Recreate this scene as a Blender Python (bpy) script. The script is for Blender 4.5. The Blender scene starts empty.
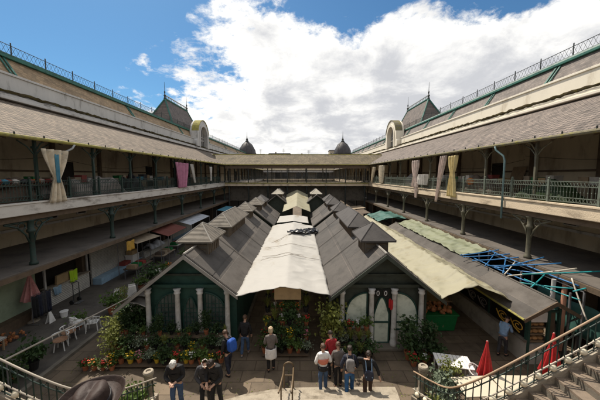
import bpy, math, random
from mathutils import Vector, Matrix, noise as mnoise
R = math.radians
random.seed(11)
scene = bpy.context.scene
col = scene.collection
# ------------------------------------------------------------------ camera
cam_d = bpy.data.cameras.new('camera'); cam = bpy.data.objects.new('camera', cam_d); col.objects.link(cam)
cam_d.sensor_width = 36; cam_d.lens = 16.5; cam_d.clip_start = 0.05; cam_d.clip_end = 6000
cam.location = (0, 0, 7.7); cam.rotation_euler = (R(90 - 5.2), 0, 0)
scene.camera = cam
# ------------------------------------------------------------------ light
SUN_EL, SUN_LEFT = 55.5, 36.0          # elevation; degrees left of the view direction
world = bpy.data.worlds.new('World'); scene.world = world; world.use_nodes = True
def build_world():
    nt = world.node_tree; N = nt.nodes; L = nt.links; N.clear()
    def n(t, **k):
        o = N.new(t)
        for a, b in k.items(): setattr(o, a, b)
        return o
    def math_(op, a, b=None, c=None, clamp=False):
        m = n('ShaderNodeMath', operation=op); m.use_clamp = clamp
        for i, v in enumerate((a, b, c)):
            if v is None: continue
            if isinstance(v, (int, float)): m.inputs[i].default_value = v
            else: L.new(v, m.inputs[i])
        return m.outputs[0]
    sky = n('ShaderNodeTexSky', sky_type='NISHITA'); sky.sun_disc = False
    sky.sun_elevation = R(SUN_EL); sky.sun_rotation = R(-SUN_LEFT)
    sky.altitude = 100; sky.air_density = 1.0; sky.dust_density = 0.6; sky.ozone_density = 1.4
    hs = n('ShaderNodeMix', data_type='RGBA', blend_type='MULTIPLY'); hs.inputs[0].default_value = 1; L.new(sky.outputs[0], hs.inputs[6]); hs.inputs[7].default_value = (0.50, 0.83, 1.0, 1)
    b1 = n('ShaderNodeBackground'); b1.inputs[1].default_value = SKY_STR; L.new(hs.outputs[2], b1.inputs[0])
    tc = n('ShaderNodeTexCoord'); sep = n('ShaderNodeSeparateXYZ'); L.new(tc.outputs['Generated'], sep.inputs[0])
    x, y, z = sep.outputs
    zz = math_('ADD', math_('MAXIMUM', z, 0.0), 0.30)
    cx = math_('DIVIDE', x, zz); cy = math_('DIVIDE', y, zz)
    comb = n('ShaderNodeCombineXYZ'); L.new(cx, comb.inputs[0]); L.new(cy, comb.inputs[1])
    def noise(scale, detail, rough, off, dist=0.0):
        mp = n('ShaderNodeMapping'); mp.inputs['Location'].default_value = off; L.new(comb.outputs[0], mp.inputs[0])
        t = n('ShaderNodeTexNoise'); t.inputs['Scale'].default_value = scale; t.inputs['Detail'].default_value = detail
        t.inputs['Roughness'].default_value = rough; t.inputs['Distortion'].default_value = dist; L.new(mp.outputs[0], t.inputs['Vector'])
        return t.outputs['Fac']
    big = noise(1.9, 9, 0.62, (3.1, 1.7, 0.0), 0.35)
    fine = noise(7.5, 8, 0.68, (7.7, 2.2, 0.0), 0.2)
    # patches of clear sky / thick cloud around fixed compass directions; rear cloud is added fill light
    cov = None
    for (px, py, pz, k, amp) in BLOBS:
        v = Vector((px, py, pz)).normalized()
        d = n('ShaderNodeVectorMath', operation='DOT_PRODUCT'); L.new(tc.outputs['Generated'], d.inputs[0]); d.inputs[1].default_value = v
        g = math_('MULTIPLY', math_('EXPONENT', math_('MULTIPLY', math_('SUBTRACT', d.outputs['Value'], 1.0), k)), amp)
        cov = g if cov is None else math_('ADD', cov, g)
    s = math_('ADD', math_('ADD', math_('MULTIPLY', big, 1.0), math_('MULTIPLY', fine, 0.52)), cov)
    mr = n('ShaderNodeMapRange', interpolation_type='SMOOTHSTEP'); L.new(s, mr.inputs[0])
    mr.inputs[1].default_value = 0.745; mr.inputs[2].default_value = 0.89
    shade = noise(3.0, 7, 0.6, (0.4, 9.2, 0.0), 0.3)
    thick = n('ShaderNodeMapRange', interpolation_type='SMOOTHSTEP'); L.new(math_('ADD', math_('MULTIPLY', shade, 0.9), math_('MULTIPLY', s, 0.45)), thick.inputs[0])
    thick.inputs[1].default_value = 0.82; thick.inputs[2].default_value = 1.14
    mx = n('ShaderNodeMix', data_type='RGBA'); L.new(thick.outputs[0], mx.inputs[0])
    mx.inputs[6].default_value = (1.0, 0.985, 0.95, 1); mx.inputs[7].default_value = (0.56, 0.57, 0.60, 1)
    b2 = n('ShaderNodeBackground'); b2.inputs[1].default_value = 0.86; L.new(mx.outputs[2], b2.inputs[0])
    ms = n('ShaderNodeMixShader'); L.new(mr.outputs[0], ms.inputs[0]); L.new(b1.outputs[0], ms.inputs[1]); L.new(b2.outputs[0], ms.inputs[2])
    out = n('ShaderNodeOutputWorld'); L.new(ms.outputs[0], out.inputs[0])
SKY_STR = 0.078
BLOBS = [(-0.85, 1.0, 0.56, 11, -0.70), (0.02, 1.0, 0.80, 50, -0.60), (0.33, 1.0, 0.76, 40, -0.66), (0.72, 1.0, 0.84, 60, -0.50), (0.95, 1.0, 1.0, 34, -0.56), (0.75, 1.0, 0.30, 7, 0.40), (0.12, 1.0, 0.30, 9, 0.34), (-0.62, 1.0, 0.16, 34, 0.47), (0.0, -1.0, 0.9, 1.6, 0.75), (-1.0, -0.6, 0.5, 3.0, 0.4), (1.0, -0.6, 0.5, 3.0, 0.4)]  # last three: unseen cloud added behind the camera to brighten the shade
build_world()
sun_d = bpy.data.lights.new('sun', 'SUN'); sun_d.energy = 4.2; sun_d.angle = R(0.6); sun_d.color = (1.0, 0.91, 0.78)
sun = bpy.data.objects.new('sun', sun_d); col.objects.link(sun)
sdir = Vector((-math.sin(R(SUN_LEFT)) * math.cos(R(SUN_EL)), math.cos(R(SUN_LEFT)) * math.cos(R(SUN_EL)), math.sin(R(SUN_EL))))
sun.rotation_euler = sdir.to_track_quat('Z', 'Y').to_euler()
vs = scene.view_settings; vs.view_transform = 'Standard'; vs.look = 'None'; vs.exposure = 0.42; vs.gamma = 1.0; vs.use_curve_mapping = False

# ------------------------------------------------------------------ materials
M = {}
def mat(name, c, rough=0.75, var=0.25, scale=1.5, c2=None, bump=0.0, bscale=20, metal=0.0, mix=0.5, stretch=None, rnd=0.0, spec=0.4, pattern=None):
    m = bpy.data.materials.new(name); m.use_nodes = True; nt = m.node_tree; N = nt.nodes; L = nt.links
    b = N['Principled BSDF']; b.inputs['Roughness'].default_value = rough; b.inputs['Metallic'].default_value = metal
    b.inputs['Specular IOR Level'].default_value = spec
    tc = N.new('ShaderNodeTexCoord'); vec = tc.outputs['Object']
    if rnd:
        oi = N.new('ShaderNodeObjectInfo'); ad = N.new('ShaderNodeVectorMath'); ad.operation = 'ADD'
        L.new(vec, ad.inputs[0]); L.new(oi.outputs['Location'], ad.inputs[1]); vec = ad.outputs[0]
    if stretch:
        mp = N.new('ShaderNodeMapping'); mp.inputs['Scale'].default_value = stretch; L.new(vec, mp.inputs[0]); vec2 = mp.outputs[0]
    else: vec2 = vec
    t = N.new('ShaderNodeTexNoise'); t.inputs['Scale'].default_value = scale; t.inputs['Detail'].default_value = 8; t.inputs['Roughness'].default_value = 0.65; L.new(vec2, t.inputs['Vector'])
    r = N.new('ShaderNodeValToRGB'); L.new(t.outputs['Fac'], r.inputs[0])
    c2 = c2 or tuple(v * (1 - var) for v in c)
    hi = tuple(min(1, v * (1 + var * 0.45)) for v in c)
    r.color_ramp.elements[0].position = 0.32; r.color_ramp.elements[0].color = (*c2, 1)
    r.color_ramp.elements[1].position = 0.68; r.color_ramp.elements[1].color = (*hi, 1)
    e = r.color_ramp.elements.new(0.32 + 0.36 * mix); e.color = (*c, 1)
    out = r.outputs[0]; hgt = None
    if pattern:
        kind, pa = pattern
        if kind == 'brick':        # (plane, brick w, row h, mortar, mortar colour)
            plane, bw, rh, mo, mc = pa
            sp = N.new('ShaderNodeSeparateXYZ'); L.new(vec, sp.inputs[0]); cb = N.new('ShaderNodeCombineXYZ')
            L.new(sp.outputs['XYZ'.index(plane[0])], cb.inputs[0]); L.new(sp.outputs['XYZ'.index(plane[1])], cb.inputs[1])
            bk = N.new('ShaderNodeTexBrick'); L.new(cb.outputs[0], bk.inputs['Vector']); bk.inputs['Scale'].default_value = 1
            bk.inputs['Brick Width'].default_value = bw; bk.inputs['Row Height'].default_value = rh; bk.inputs['Mortar Size'].default_value = mo
            bk.inputs['Color1'].default_value = (0.72, 0.72, 0.72, 1); bk.inputs['Color2'].default_value = (1.15, 1.12, 1.08, 1); bk.inputs['Mortar'].default_value = (*mc, 1)
            mu = N.new('ShaderNodeMix'); mu.data_type = 'RGBA'; mu.blend_type = 'MULTIPLY'; mu.inputs[0].default_value = 1
            L.new(out, mu.inputs[6]); L.new(bk.outputs['Color'], mu.inputs[7]); out = mu.outputs[2]
            inv = N.new('ShaderNodeMath'); inv.operation = 'SUBTRACT'; inv.inputs[0].default_value = 1; L.new(bk.outputs['Fac'], inv.inputs[1]); hgt = inv.outputs[0]
        if kind == 'wave':         # (axis, scale, distortion, strength)
            ax, sc, di, stg = pa
            w = N.new('ShaderNodeTexWave'); w.bands_direction = ax; w.inputs['Scale'].default_value = sc; w.inputs['Distortion'].default_value = di
            w.inputs['Detail'].default_value = 2; L.new(vec, w.inputs['Vector'])
            mr = N.new('ShaderNodeMapRange'); L.new(w.outputs['Fac'], mr.inputs[0]); mr.inputs[3].default_value = 1 - stg; mr.inputs[4].default_value = 1
            mu = N.new('ShaderNodeMix'); mu.data_type = 'RGBA'; mu.blend_type = 'MULTIPLY'; mu.inputs[0].default_value = 1
            L.new(out, mu.inputs[6]); L.new(mr.outputs[0], mu.inputs[7]); out = mu.outputs[2]; hgt = w.outputs['Fac']
    if rnd:
        mr = N.new('ShaderNodeMapRange'); L.new(oi.outputs['Random'], mr.inputs[0]); mr.inputs[3].default_value = 1 - rnd; mr.inputs[4].default_value = 1 + rnd
        mu = N.new('ShaderNodeMix'); mu.data_type = 'RGBA'; mu.blend_type = 'MULTIPLY'; mu.inputs[0].default_value = 1
        L.new(out, mu.inputs[6]); L.new(mr.outputs[0], mu.inputs[7]); out = mu.outputs[2]
    L.new(out, b.inputs['Base Color'])
    if bump or hgt is not None:
        t2 = N.new('ShaderNodeTexNoise'); t2.inputs['Scale'].default_value = bscale; t2.inputs['Detail'].default_value = 5; L.new(vec, t2.inputs['Vector'])
        bp = N.new('ShaderNodeBump'); bp.inputs['Strength'].default_value = max(bump, 0.05); bp.inputs['Distance'].default_value = 0.03; L.new(t2.outputs['Fac'], bp.inputs['Height'])
        nrm = bp.outputs[0]
        if hgt is not None:
            b2 = N.new('ShaderNodeBump'); b2.inputs['Strength'].default_value = 0.7; b2.inputs['Distance'].default_value = 0.03
            L.new(hgt, b2.inputs['Height']); L.new(nrm, b2.inputs['Normal']); nrm = b2.outputs[0]
        L.new(nrm, b.inputs['Normal'])
    M[name] = m; return m
BL = (0.3, 0.3, 0.3)
mat('far_ground', (0.12, 0.11, 0.10), scale=0.05)
mat('paving', (0.150, 0.115, 0.080), 0.8, 0.4, 0.9, bump=0.3, bscale=14, pattern=('brick', ('XY', 0.9, 0.6, 0.018, (0.55, 0.52, 0.5))))
mat('asphalt', (0.10, 0.088, 0.074), 0.85, 0.45, 1.1, bump=0.4, bscale=40, c2=(0.055, 0.048, 0.042))
mat('stone_pale', (0.33, 0.285, 0.22), 0.8, 0.45, 2.6, bump=0.5, bscale=18, c2=(0.17, 0.14, 0.10))
mat('stone_step', (0.20, 0.155, 0.115), 0.8, 0.5, 2.8, bump=0.3, bscale=18, c2=(0.11, 0.088, 0.065))
mat('stone_apron', (0.17, 0.15, 0.12), 0.85, 0.4, 1.6, bump=0.3)
mat('gallery_tile_left', (0.215, 0.172, 0.132), 0.85, 0.4, 1.3, bump=0.4, c2=(0.105, 0.085, 0.066), pattern=('brick', ('YZ', 0.22, 0.14, 0.018, BL)))
mat('gallery_tile_right', (0.225, 0.188, 0.165), 0.85, 0.35, 1.3, bump=0.4, c2=(0.115, 0.096, 0.084), pattern=('brick', ('YZ', 0.22, 0.14, 0.018, BL)))
mat('bridge_tile', (0.20, 0.165, 0.105), 0.85, 0.35, 0.8, bump=0.4, c2=(0.11, 0.093, 0.06), pattern=('brick', ('XZ', 0.25, 0.14, 0.018, BL)))
mat('mansard_left', (0.34, 0.25, 0.155), 0.8, 0.35, 0.7, bump=0.2, c2=(0.20, 0.145, 0.09), stretch=(1, 0.5, 2), pattern=('brick', ('YZ', 0.3, 0.16, 0.012, (0.7, 0.7, 0.7))))
mat('mansard_right', (0.19, 0.165, 0.15), 0.8, 0.3, 0.8, bump=0.2, pattern=('brick', ('YZ', 0.3, 0.16, 0.012, (0.7, 0.7, 0.7))))
mat('tower_slate', (0.15, 0.125, 0.11), 0.7, 0.35, 1.0, bump=0.2, pattern=('brick', ('YZ', 0.3, 0.2, 0.015, (0.6, 0.6, 0.6))))
mat('dome_slate', (0.055, 0.050, 0.052), 0.6, 0.3, 1.2, bump=0.2)
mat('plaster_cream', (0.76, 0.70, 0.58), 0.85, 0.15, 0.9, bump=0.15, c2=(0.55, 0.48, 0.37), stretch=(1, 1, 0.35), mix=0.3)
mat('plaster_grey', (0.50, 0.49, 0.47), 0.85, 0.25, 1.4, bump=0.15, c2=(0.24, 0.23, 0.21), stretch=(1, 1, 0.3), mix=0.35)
mat('plaster_dirty', (0.50, 0.43, 0.31), 0.9, 0.3, 0.8, bump=0.2, c2=(0.26, 0.21, 0.15), stretch=(1, 1, 0.4))
mat('edge_cream', (0.62, 0.51, 0.37), 0.8, 0.3, 1.3, bump=0.5, c2=(0.20, 0.155, 0.11), mix=0.45, stretch=(1, .5, 1.4))
mat('edge_white', (0.60, 0.57, 0.52), 0.8, 0.3, 1.3, bump=0.5, c2=(0.17, 0.14, 0.11), mix=0.45, stretch=(1, .5, 1.4))
mat('moss_gutter', (0.17, 0.15, 0.10), 0.9, 0.5, 3.0, c2=(0.24, 0.22, 0.05), bump=0.5)
mat('moss_yellow', (0.30, 0.27, 0.07), 0.9, 0.5, 2.2, c2=(0.16, 0.14, 0.09), bump=0.5)
mat('iron_green', (0.020, 0.042, 0.034), 0.6, 0.4, 6, bump=0.1, c2=(0.04, 0.036, 0.028))
mat('iron_dark', (0.028, 0.032, 0.028), 0.5, 0.4, 6, bump=0.1)
mat('iron_verdigris', (0.13, 0.155, 0.125), 0.6, 0.4, 5, bump=0.1, c2=(0.09, 0.085, 0.065))
mat('iron_drab', (0.105, 0.098, 0.066), 0.6, 0.4, 5, bump=0.1, c2=(0.06, 0.05, 0.035))
mat('trim_green', (0.03, 0.13, 0.10), 0.6, 0.4, 3, c2=(0.02, 0.06, 0.05))
mat('trim_white_green', (0.42, 0.50, 0.45), 0.6, 0.3, 3)
mat('lead_pale', (0.40, 0.42, 0.42), 0.6, 0.3, 3)
mat('pipe_blue', (0.13, 0.21, 0.22), 0.5, 0.3, 5)
mat('shop_roof', (0.115, 0.10, 0.086), 0.85, 0.4, 0.8, bump=0.3, c2=(0.06, 0.055, 0.05))
mat('roof_left_felt', (0.095, 0.085, 0.076), 0.8, 0.5, 1.0, bump=0.35, c2=(0.058, 0.049, 0.041), pattern=('brick', ('YX', 3.9, 1.15, 0.012, (1.35, 1.3, 1.25))))
mat('roof_right_felt', (0.072, 0.064, 0.057), 0.7, 0.5, 1.1, bump=0.35, c2=(0.038, 0.034, 0.030), pattern=('brick', ('YX', 3.9, 1.15, 0.014, (1.6, 1.5, 1.45))))
mat('batten', (0.30, 0.28, 0.25), 0.8)
mat('lantern_beige', (0.15, 0.13, 0.105), 0.8, 0.45, 1.8, bump=0.3, pattern=('wave', ('Y', 1.2, 2.5, 0.22)), stretch=(1, 1, 1))
mat('lantern_dark', (0.052, 0.046, 0.043), 0.7, 0.35, 2.0, bump=0.2)
mat('lantern_cream', (0.36, 0.33, 0.27), 0.8, 0.3)
mat('lantern_side', (0.11, 0.095, 0.075), 0.85, 0.4, 2)
mat('tarp_white', (0.56, 0.54, 0.50), 0.6, 0.08, 0.45, bump=0.5, bscale=2.5, c2=(0.44, 0.38, 0.29), mix=0.35, stretch=(1, .35, 1))
mat('tarp_cream', (0.45, 0.42, 0.30), 0.6, 0.15, 0.9, bump=0.8, bscale=4, c2=(0.33, 0.27, 0.15), mix=0.4)
mat('tarp_mint', (0.31, 0.33, 0.215), 0.6, 0.2, 0.6, bump=0.5, bscale=3, c2=(0.24, 0.27, 0.18))
mat('tarp_teal', (0.08, 0.20, 0.17), 0.6, 0.3, 1)
mat('plastic_black', (0.012, 0.012, 0.014), 0.35, 0.3, 3)
mat('cloth_cream', (0.80, 0.71, 0.55), 0.85, 0.3, 3, bump=0.3, bscale=6)
mat('cloth_pinkbeige', (0.70, 0.58, 0.52), 0.85, 0.3, 3)
mat('cloth_white', (0.70, 0.67, 0.62), 0.85, 0.25, 3)
mat('cloth_yellow', (0.74, 0.62, 0.32), 0.85, 0.25, 3)
mat('cloth_pink', (0.62, 0.27, 0.40), 0.85, 0.25, 3)
mat('cloth_teal', (0.06, 0.20, 0.28), 0.8, 0.25, 3)
mat('cloth_grey', (0.24, 0.22, 0.20), 0.85, 0.4, 2, bump=0.5, bscale=4)
mat('cloth_brown', (0.10, 0.075, 0.055), 0.85, 0.4, 2, bump=0.5, bscale=4)
mat('facade_green', (0.022, 0.068, 0.052), 0.6, 0.35, 3, bump=0.1)
mat('facade_dark', (0.045, 0.055, 0.042), 0.7, 0.35, 3)
mat('column_white', (0.62, 0.61, 0.58), 0.7, 0.3, 3, c2=(0.40, 0.38, 0.34))
mat('pane_dark', (0.075, 0.09, 0.082), 0.25, 0.5, 3)
mat('pane_mint', (0.66, 0.70, 0.58), 0.35, 0.3, 3, c2=(0.42, 0.47, 0.37))
mat('wood_pale', (0.28, 0.20, 0.12), 0.8, 0.3, 3)
mat('wood_dark', (0.12, 0.085, 0.055), 0.8, 0.4, 3)
mat('cardboard', (0.42, 0.30, 0.16), 0.85, 0.2, 3)
mat('white_plastic', (0.78, 0.77, 0.74), 0.4, 0.08, 2)
mat('cream_plastic', (0.60, 0.53, 0.41), 0.5, 0.1, 2)
mat('wicker', (0.30, 0.17, 0.10), 0.8, 0.4, 12)
mat('white_panel', (0.62, 0.60, 0.54), 0.6, 0.2, 2, pattern=('wave', ('Z', 3.0, 0.0, 0.35)))
mat('mint_panel', (0.34, 0.42, 0.30), 0.6, 0.2, 2)
mat('plinth', (0.40, 0.37, 0.32), 0.85, 0.35, 2)
mat('awning_red', (0.17, 0.055, 0.04), 0.8, 0.3, 3)
mat('awning_beige', (0.30, 0.24, 0.17), 0.8, 0.3, 3)
mat('awning_yellow', (0.55, 0.33, 0.06), 0.8, 0.3, 3)
mat('awning_white', (0.62, 0.66, 0.72), 0.6, 0.2, 2, pattern=('wave', ('Y', 0.5, 0.5, 0.3)))
mat('umbrella_red', (0.42, 0.02, 0.022), 0.65, 0.3, 5)
mat('umbrella_pink', (0.58, 0.27, 0.26), 0.75, 0.3, 5)
mat('strap_blue', (0.03, 0.16, 0.38), 0.5, 0.3, 5)
mat('strap_teal', (0.02, 0.27, 0.29), 0.5, 0.3, 5)
mat('strap_pale', (0.55, 0.50, 0.42), 0.6)
mat('pole_salmon', (0.60, 0.30, 0.20), 0.6)
mat('bin_green', (0.008, 0.15, 0.04), 0.5, 0.2, 3)
mat('rail_wood', (0.34, 0.235, 0.15), 0.6, 0.2, 3)
mat('rail_white', (0.42, 0.37, 0.30), 0.6, 0.2, 3)
mat('medallion', (0.80, 0.72, 0.54), 0.6, 0.2, 5)
mat('brass', (0.15, 0.105, 0.06), 0.5, 0.4, 4, metal=0.2)
mat('steel', (0.25, 0.25, 0.26), 0.4, metal=0.6)
mat('terracotta', (0.36, 0.13, 0.06), 0.85, 0.3, 6, rnd=0.25)
mat('pot_black', (0.02, 0.02, 0.02), 0.5, rnd=0.3)
mat('pot_yellow', (0.62, 0.42, 0.04), 0.5, rnd=0.15)
mat('leaf_dark', (0.045, 0.085, 0.026), 0.6, 0.5, 9, rnd=0.3)
mat('leaf_mid', (0.085, 0.14, 0.03), 0.6, 0.5, 9, rnd=0.3)
mat('leaf_light', (0.20, 0.22, 0.05), 0.6, 0.4, 9, rnd=0.25)
mat('leaf_grey', (0.16, 0.20, 0.13), 0.6, 0.4, 9, rnd=0.2)
mat('petal_yellow', (0.75, 0.50, 0.03), 0.6, rnd=0.15)
mat('petal_red', (0.52, 0.04, 0.035), 0.6, rnd=0.3)
mat('petal_white', (0.75, 0.73, 0.70), 0.6)
mat('petal_pink', (0.62, 0.20, 0.30), 0.6, rnd=0.3)
mat('petal_orange', (0.70, 0.22, 0.03), 0.6, rnd=0.2)
mat('skin', (0.50, 0.30, 0.21), 0.55, 0.12, 8)
mat('hair_white', (0.62, 0.60, 0.56), 0.7, 0.2, 20)
mat('hair_blonde', (0.50, 0.38, 0.24), 0.6, 0.3, 20)
mat('hair_dark', (0.030, 0.020, 0.015), 0.5, 0.3, 20)
mat('hair_brown', (0.09, 0.05, 0.03), 0.5, 0.3, 20)
mat('fabric_black', (0.014, 0.014, 0.016), 0.75, 0.4, 6, bump=0.9, bscale=9)
mat('fabric_navy', (0.022, 0.026, 0.045), 0.75, 0.4, 6, bump=0.9, bscale=9)
mat('fabric_charcoal', (0.045, 0.045, 0.05), 0.8, 0.3, 6, bump=0.9, bscale=9)
mat('fabric_brown', (0.085, 0.05, 0.035), 0.8, 0.3, 6, bump=0.9, bscale=9)
mat('fabric_grey', (0.22, 0.21, 0.21), 0.8, 0.3, 6, bump=0.9, bscale=9)
mat('fabric_greybrown', (0.14, 0.12, 0.11), 0.8, 0.3, 6, bump=0.9, bscale=9)
mat('fabric_white', (0.74, 0.72, 0.70), 0.8, 0.15, 6, bump=0.9, bscale=9)
mat('fabric_coral', (0.62, 0.20, 0.13), 0.8, 0.2, 6, bump=0.9, bscale=9)
mat('fabric_red', (0.30, 0.018, 0.022), 0.8, 0.3, 6, bump=0.9, bscale=9)
mat('fabric_blue', (0.02, 0.09, 0.40), 0.7, 0.3, 6, bump=0.9, bscale=9)
mat('fabric_lightblue', (0.22, 0.34, 0.50), 0.8, 0.2, 6, bump=0.9, bscale=9)
mat('denim', (0.055, 0.10, 0.19), 0.85, 0.35, 8, bump=0.9, bscale=9)
mat('denim_bright', (0.04, 0.13, 0.30), 0.85, 0.5, 8, bump=0.9, bscale=9)
mat('hat_felt', (0.040, 0.025, 0.020), 0.62, 0.4, 14, bump=0.15, bscale=40, spec=0.3)
mat('hat_band', (0.012, 0.010, 0.010), 0.5)
mat('hivis', (0.50, 0.80, 0.03), 0.7, 0.1, 3)
mat('bag_blue', (0.30, 0.45, 0.58), 0.5, 0.2, 3)
mat('box_red', (0.26, 0.05, 0.04), 0.6)
mat('sign_black', (0.012, 0.012, 0.012), 0.5, 0.2)
mat('sign_yellow', (0.70, 0.42, 0.06), 0.6, 0.2)
mat('bread', (0.42, 0.24, 0.10), 0.8, 0.35, 10, rnd=0.2)
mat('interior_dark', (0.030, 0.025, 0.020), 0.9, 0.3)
mat('glass_dark', (0.05, 0.055, 0.055), 0.15, 0.3, 1, spec=0.6)
mat('far_beige', (0.42, 0.36, 0.27), 0.9, 0.2, 0.5)
mat('far_dark', (0.10, 0.095, 0.09), 0.9)
mat('label_white', (0.72, 0.70, 0.66), 0.6)
mat('fruit_mix', (0.36, 0.13, 0.05), 0.6, 0.6, 14, c2=(0.05, 0.10, 0.02))

def translucent(names, f):
    for n_ in names:
        nt = M[n_].node_tree; b = nt.nodes['Principled BSDF']; o = nt.nodes['Material Output']
        tr = nt.nodes.new('ShaderNodeBsdfTranslucent'); ms = nt.nodes.new('ShaderNodeMixShader'); ms.inputs[0].default_value = f
        nt.links.new(b.inputs['Base Color'].links[0].from_socket, tr.inputs['Color'])
        nt.links.new(b.outputs[0], ms.inputs[1]); nt.links.new(tr.outputs[0], ms.inputs[2]); nt.links.new(ms.outputs[0], o.inputs['Surface'])
translucent(['tarp_white', 'tarp_cream', 'tarp_mint', 'tarp_teal'], 0.33)
translucent(['cloth_cream', 'cloth_pink', 'cloth_yellow', 'cloth_white', 'cloth_pinkbeige', 'leaf_light', 'leaf_mid', 'leaf_dark'], 0.3)
# ------------------------------------------------------------------ mesh helpers
class MB:
    def __init__(s): s.v = []; s.f = []; s.smooth = False
    def quad(s, *p):
        n = len(s.v); s.v += [tuple(q) for q in p]; s.f.append(tuple(range(n, n + len(p)))); return s
    def box(s, x0, x1, y0, y1, z0, z1):
        n = len(s.v)
        s.v += [(x0,y0,z0),(x1,y0,z0),(x1,y1,z0),(x0,y1,z0),(x0,y0,z1),(x1,y0,z1),(x1,y1,z1),(x0,y1,z1)]
        s.f += [tuple(n + i for i in q) for q in ((0,3,2,1),(4,5,6,7),(0,1,5,4),(1,2,6,5),(2,3,7,6),(3,0,4,7))]; return s
    def hexa(s, a, b):       # a, b: two loops of equal length
        n = len(s.v); k = len(a); s.v += [tuple(q) for q in a] + [tuple(q) for q in b]
        s.f.append(tuple(range(n + k - 1, n - 1, -1))); s.f.append(tuple(range(n + k, n + 2 * k)))
        for i in range(k): j = (i + 1) % k; s.f.append((n + i, n + j, n + k + j, n + k + i))
        return s
    def prism(s, pts, axis, a, b):     # 2D polygon extruded along axis
        def P(u, v, w): return {'x': (w, u, v), 'y': (u, w, v), 'z': (u, v, w)}[axis]
        return s.hexa([P(u, v, a) for u, v in pts], [P(u, v, b) for u, v in pts])
    def tube(s, pts, r, k=8, r2=None):
        pts = [Vector(p) for p in pts]; m = len(pts); n = len(s.v); up = None
        for i, p in enumerate(pts):
            d = (pts[min(i + 1, m - 1)] - pts[max(i - 1, 0)]).normalized()
            if up is None: up = Vector((0, 0, 1)) if abs(d.z) < .9 else Vector((1, 0, 0))
            a = d.cross(up).normalized(); b = a.cross(d).normalized(); up = b
            rr = r if r2 is None else r + (r2 - r) * i / (m - 1)
            if isinstance(r, (list, tuple)): rr = r[i]
            for j in range(k):
                t = 2 * math.pi * j / k; s.v.append(tuple(p + a * math.cos(t) * rr + b * math.sin(t) * rr))
        for i in range(m - 1):
            for j in range(k):
                q = (j + 1) % k; s.f.append((n + i*k + j, n + i*k + q, n + (i+1)*k + q, n + (i+1)*k + j))
        s.f.append(tuple(n + j for j in range(k - 1, -1, -1))); s.f.append(tuple(n + (m-1)*k + j for j in range(k))); return s
    def lathe(s, prof, c=(0, 0, 0), k=14, sx=1, sy=1):   # prof [(r,z)]
        n = len(s.v); m = len(prof)
        for r, z in prof:
            for j in range(k):
                t = 2 * math.pi * j / k; s.v.append((c[0] + r * math.cos(t) * sx, c[1] + r * math.sin(t) * sy, c[2] + z))
        for i in range(m - 1):
            for j in range(k):
                q = (j + 1) % k; s.f.append((n + i*k + j, n + i*k + q, n + (i+1)*k + q, n + (i+1)*k + j))
        s.f.append(tuple(n + j for j in range(k - 1, -1, -1))); s.f.append(tuple(n + (m-1)*k + j for j in range(k))); return s
    def blob(s, c, r, k=8, m=6, sq=(1, 1, 1), jit=0):
        prof = []; n = len(s.v)
        for i in range(m + 1):
            a = -math.pi / 2 + math.pi * i / m
            for j in range(k):
                t = 2 * math.pi * j / k; q = 1 + random.uniform(-jit, jit)
                s.v.append((c[0] + r * sq[0] * q * max(math.cos(a), .02) * math.cos(t), c[1] + r * sq[1] * q * max(math.cos(a), .02) * math.sin(t), c[2] + r * sq[2] * q * math.sin(a)))
        for i in range(m):
            for j in range(k):
                q = (j + 1) % k; s.f.append((n + i*k + j, n + i*k + q, n + (i+1)*k + q, n + (i+1)*k + j))
        return s
    def grid(s, fn, nu, nv):
        n = len(s.v)
        for i in range(nu + 1):
            for j in range(nv + 1): s.v.append(tuple(fn(i / nu, j / nv)))
        for i in range(nu):
            for j in range(nv):
                a = n + i * (nv + 1) + j; s.f.append((a, a + 1, a + nv + 2, a + nv + 1))
        return s
    def rot(s, deg, c=(0, 0)):
        ca, sa = math.cos(R(deg)), math.sin(R(deg))
        s.v = [(c[0] + (x-c[0])*ca - (y-c[1])*sa, c[1] + (x-c[0])*sa + (y-c[1])*ca, z) for x, y, z in s.v]; return s
    def build(s, name, m, parent=None, smooth=False, solid=0, bevel=0, loc=None, kind=None):
        me = bpy.data.meshes.new(name); v = s.v
        if loc is not None: v = [(a - loc[0], b - loc[1], c - loc[2]) for a, b, c in v]
        me.from_pydata(v, [], s.f); me.update()
        me.materials.append(M[m] if isinstance(m, str) else m)
        if smooth: me.polygons.foreach_set('use_smooth', [True] * len(me.polygons))
        o = bpy.data.objects.new(name, me); col.objects.link(o)
        if loc is not None: o.location = loc
        if parent is not None: o.parent = parent
        if solid:
            md = o.modifiers.new('solid', 'SOLIDIFY'); md.thickness = solid; md.offset = 0
        if bevel:
            md = o.modifiers.new('bevel', 'BEVEL'); md.width = bevel; md.segments = 2; md.limit_method = 'ANGLE'
        if kind: o['kind'] = kind
        return o
def tag(o, label, cat, group=None, kind=None):
    o['label'] = label; o['category'] = cat
    if group: o['group'] = group
    if kind: o['kind'] = kind
    return o
def thing(name, label, cat, loc=(0, 0, 0), rz=0, group=None):
    o = bpy.data.objects.new(name, None); col.objects.link(o); o.empty_display_size = 0.1
    o.location = loc; o.rotation_euler = (0, 0, R(rz)); return tag(o, label, cat, group)
def kids(o): return [c for c in bpy.data.objects if c.parent is o]
_tree = {}
def dup(o, loc, rz=0, label=None, group=None, scale=None, parent=None):
    if o.name not in _tree: _tree[o.name] = [(k, kids(k)) for k in kids(o)]
    c = o.copy(); col.objects.link(c); c.location = loc; c.rotation_euler = (0, 0, R(rz))
    if parent is not None: c.parent = parent
    if scale: c.scale = (scale,) * 3 if isinstance(scale, (int, float)) else scale
    if label: c['label'] = label
    if group: c['group'] = group
    for k, gs in _tree[o.name]:
        d = k.copy(); col.objects.link(d); d.parent = c
        for g in gs: e = g.copy(); col.objects.link(e); e.parent = d
    return c
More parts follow.
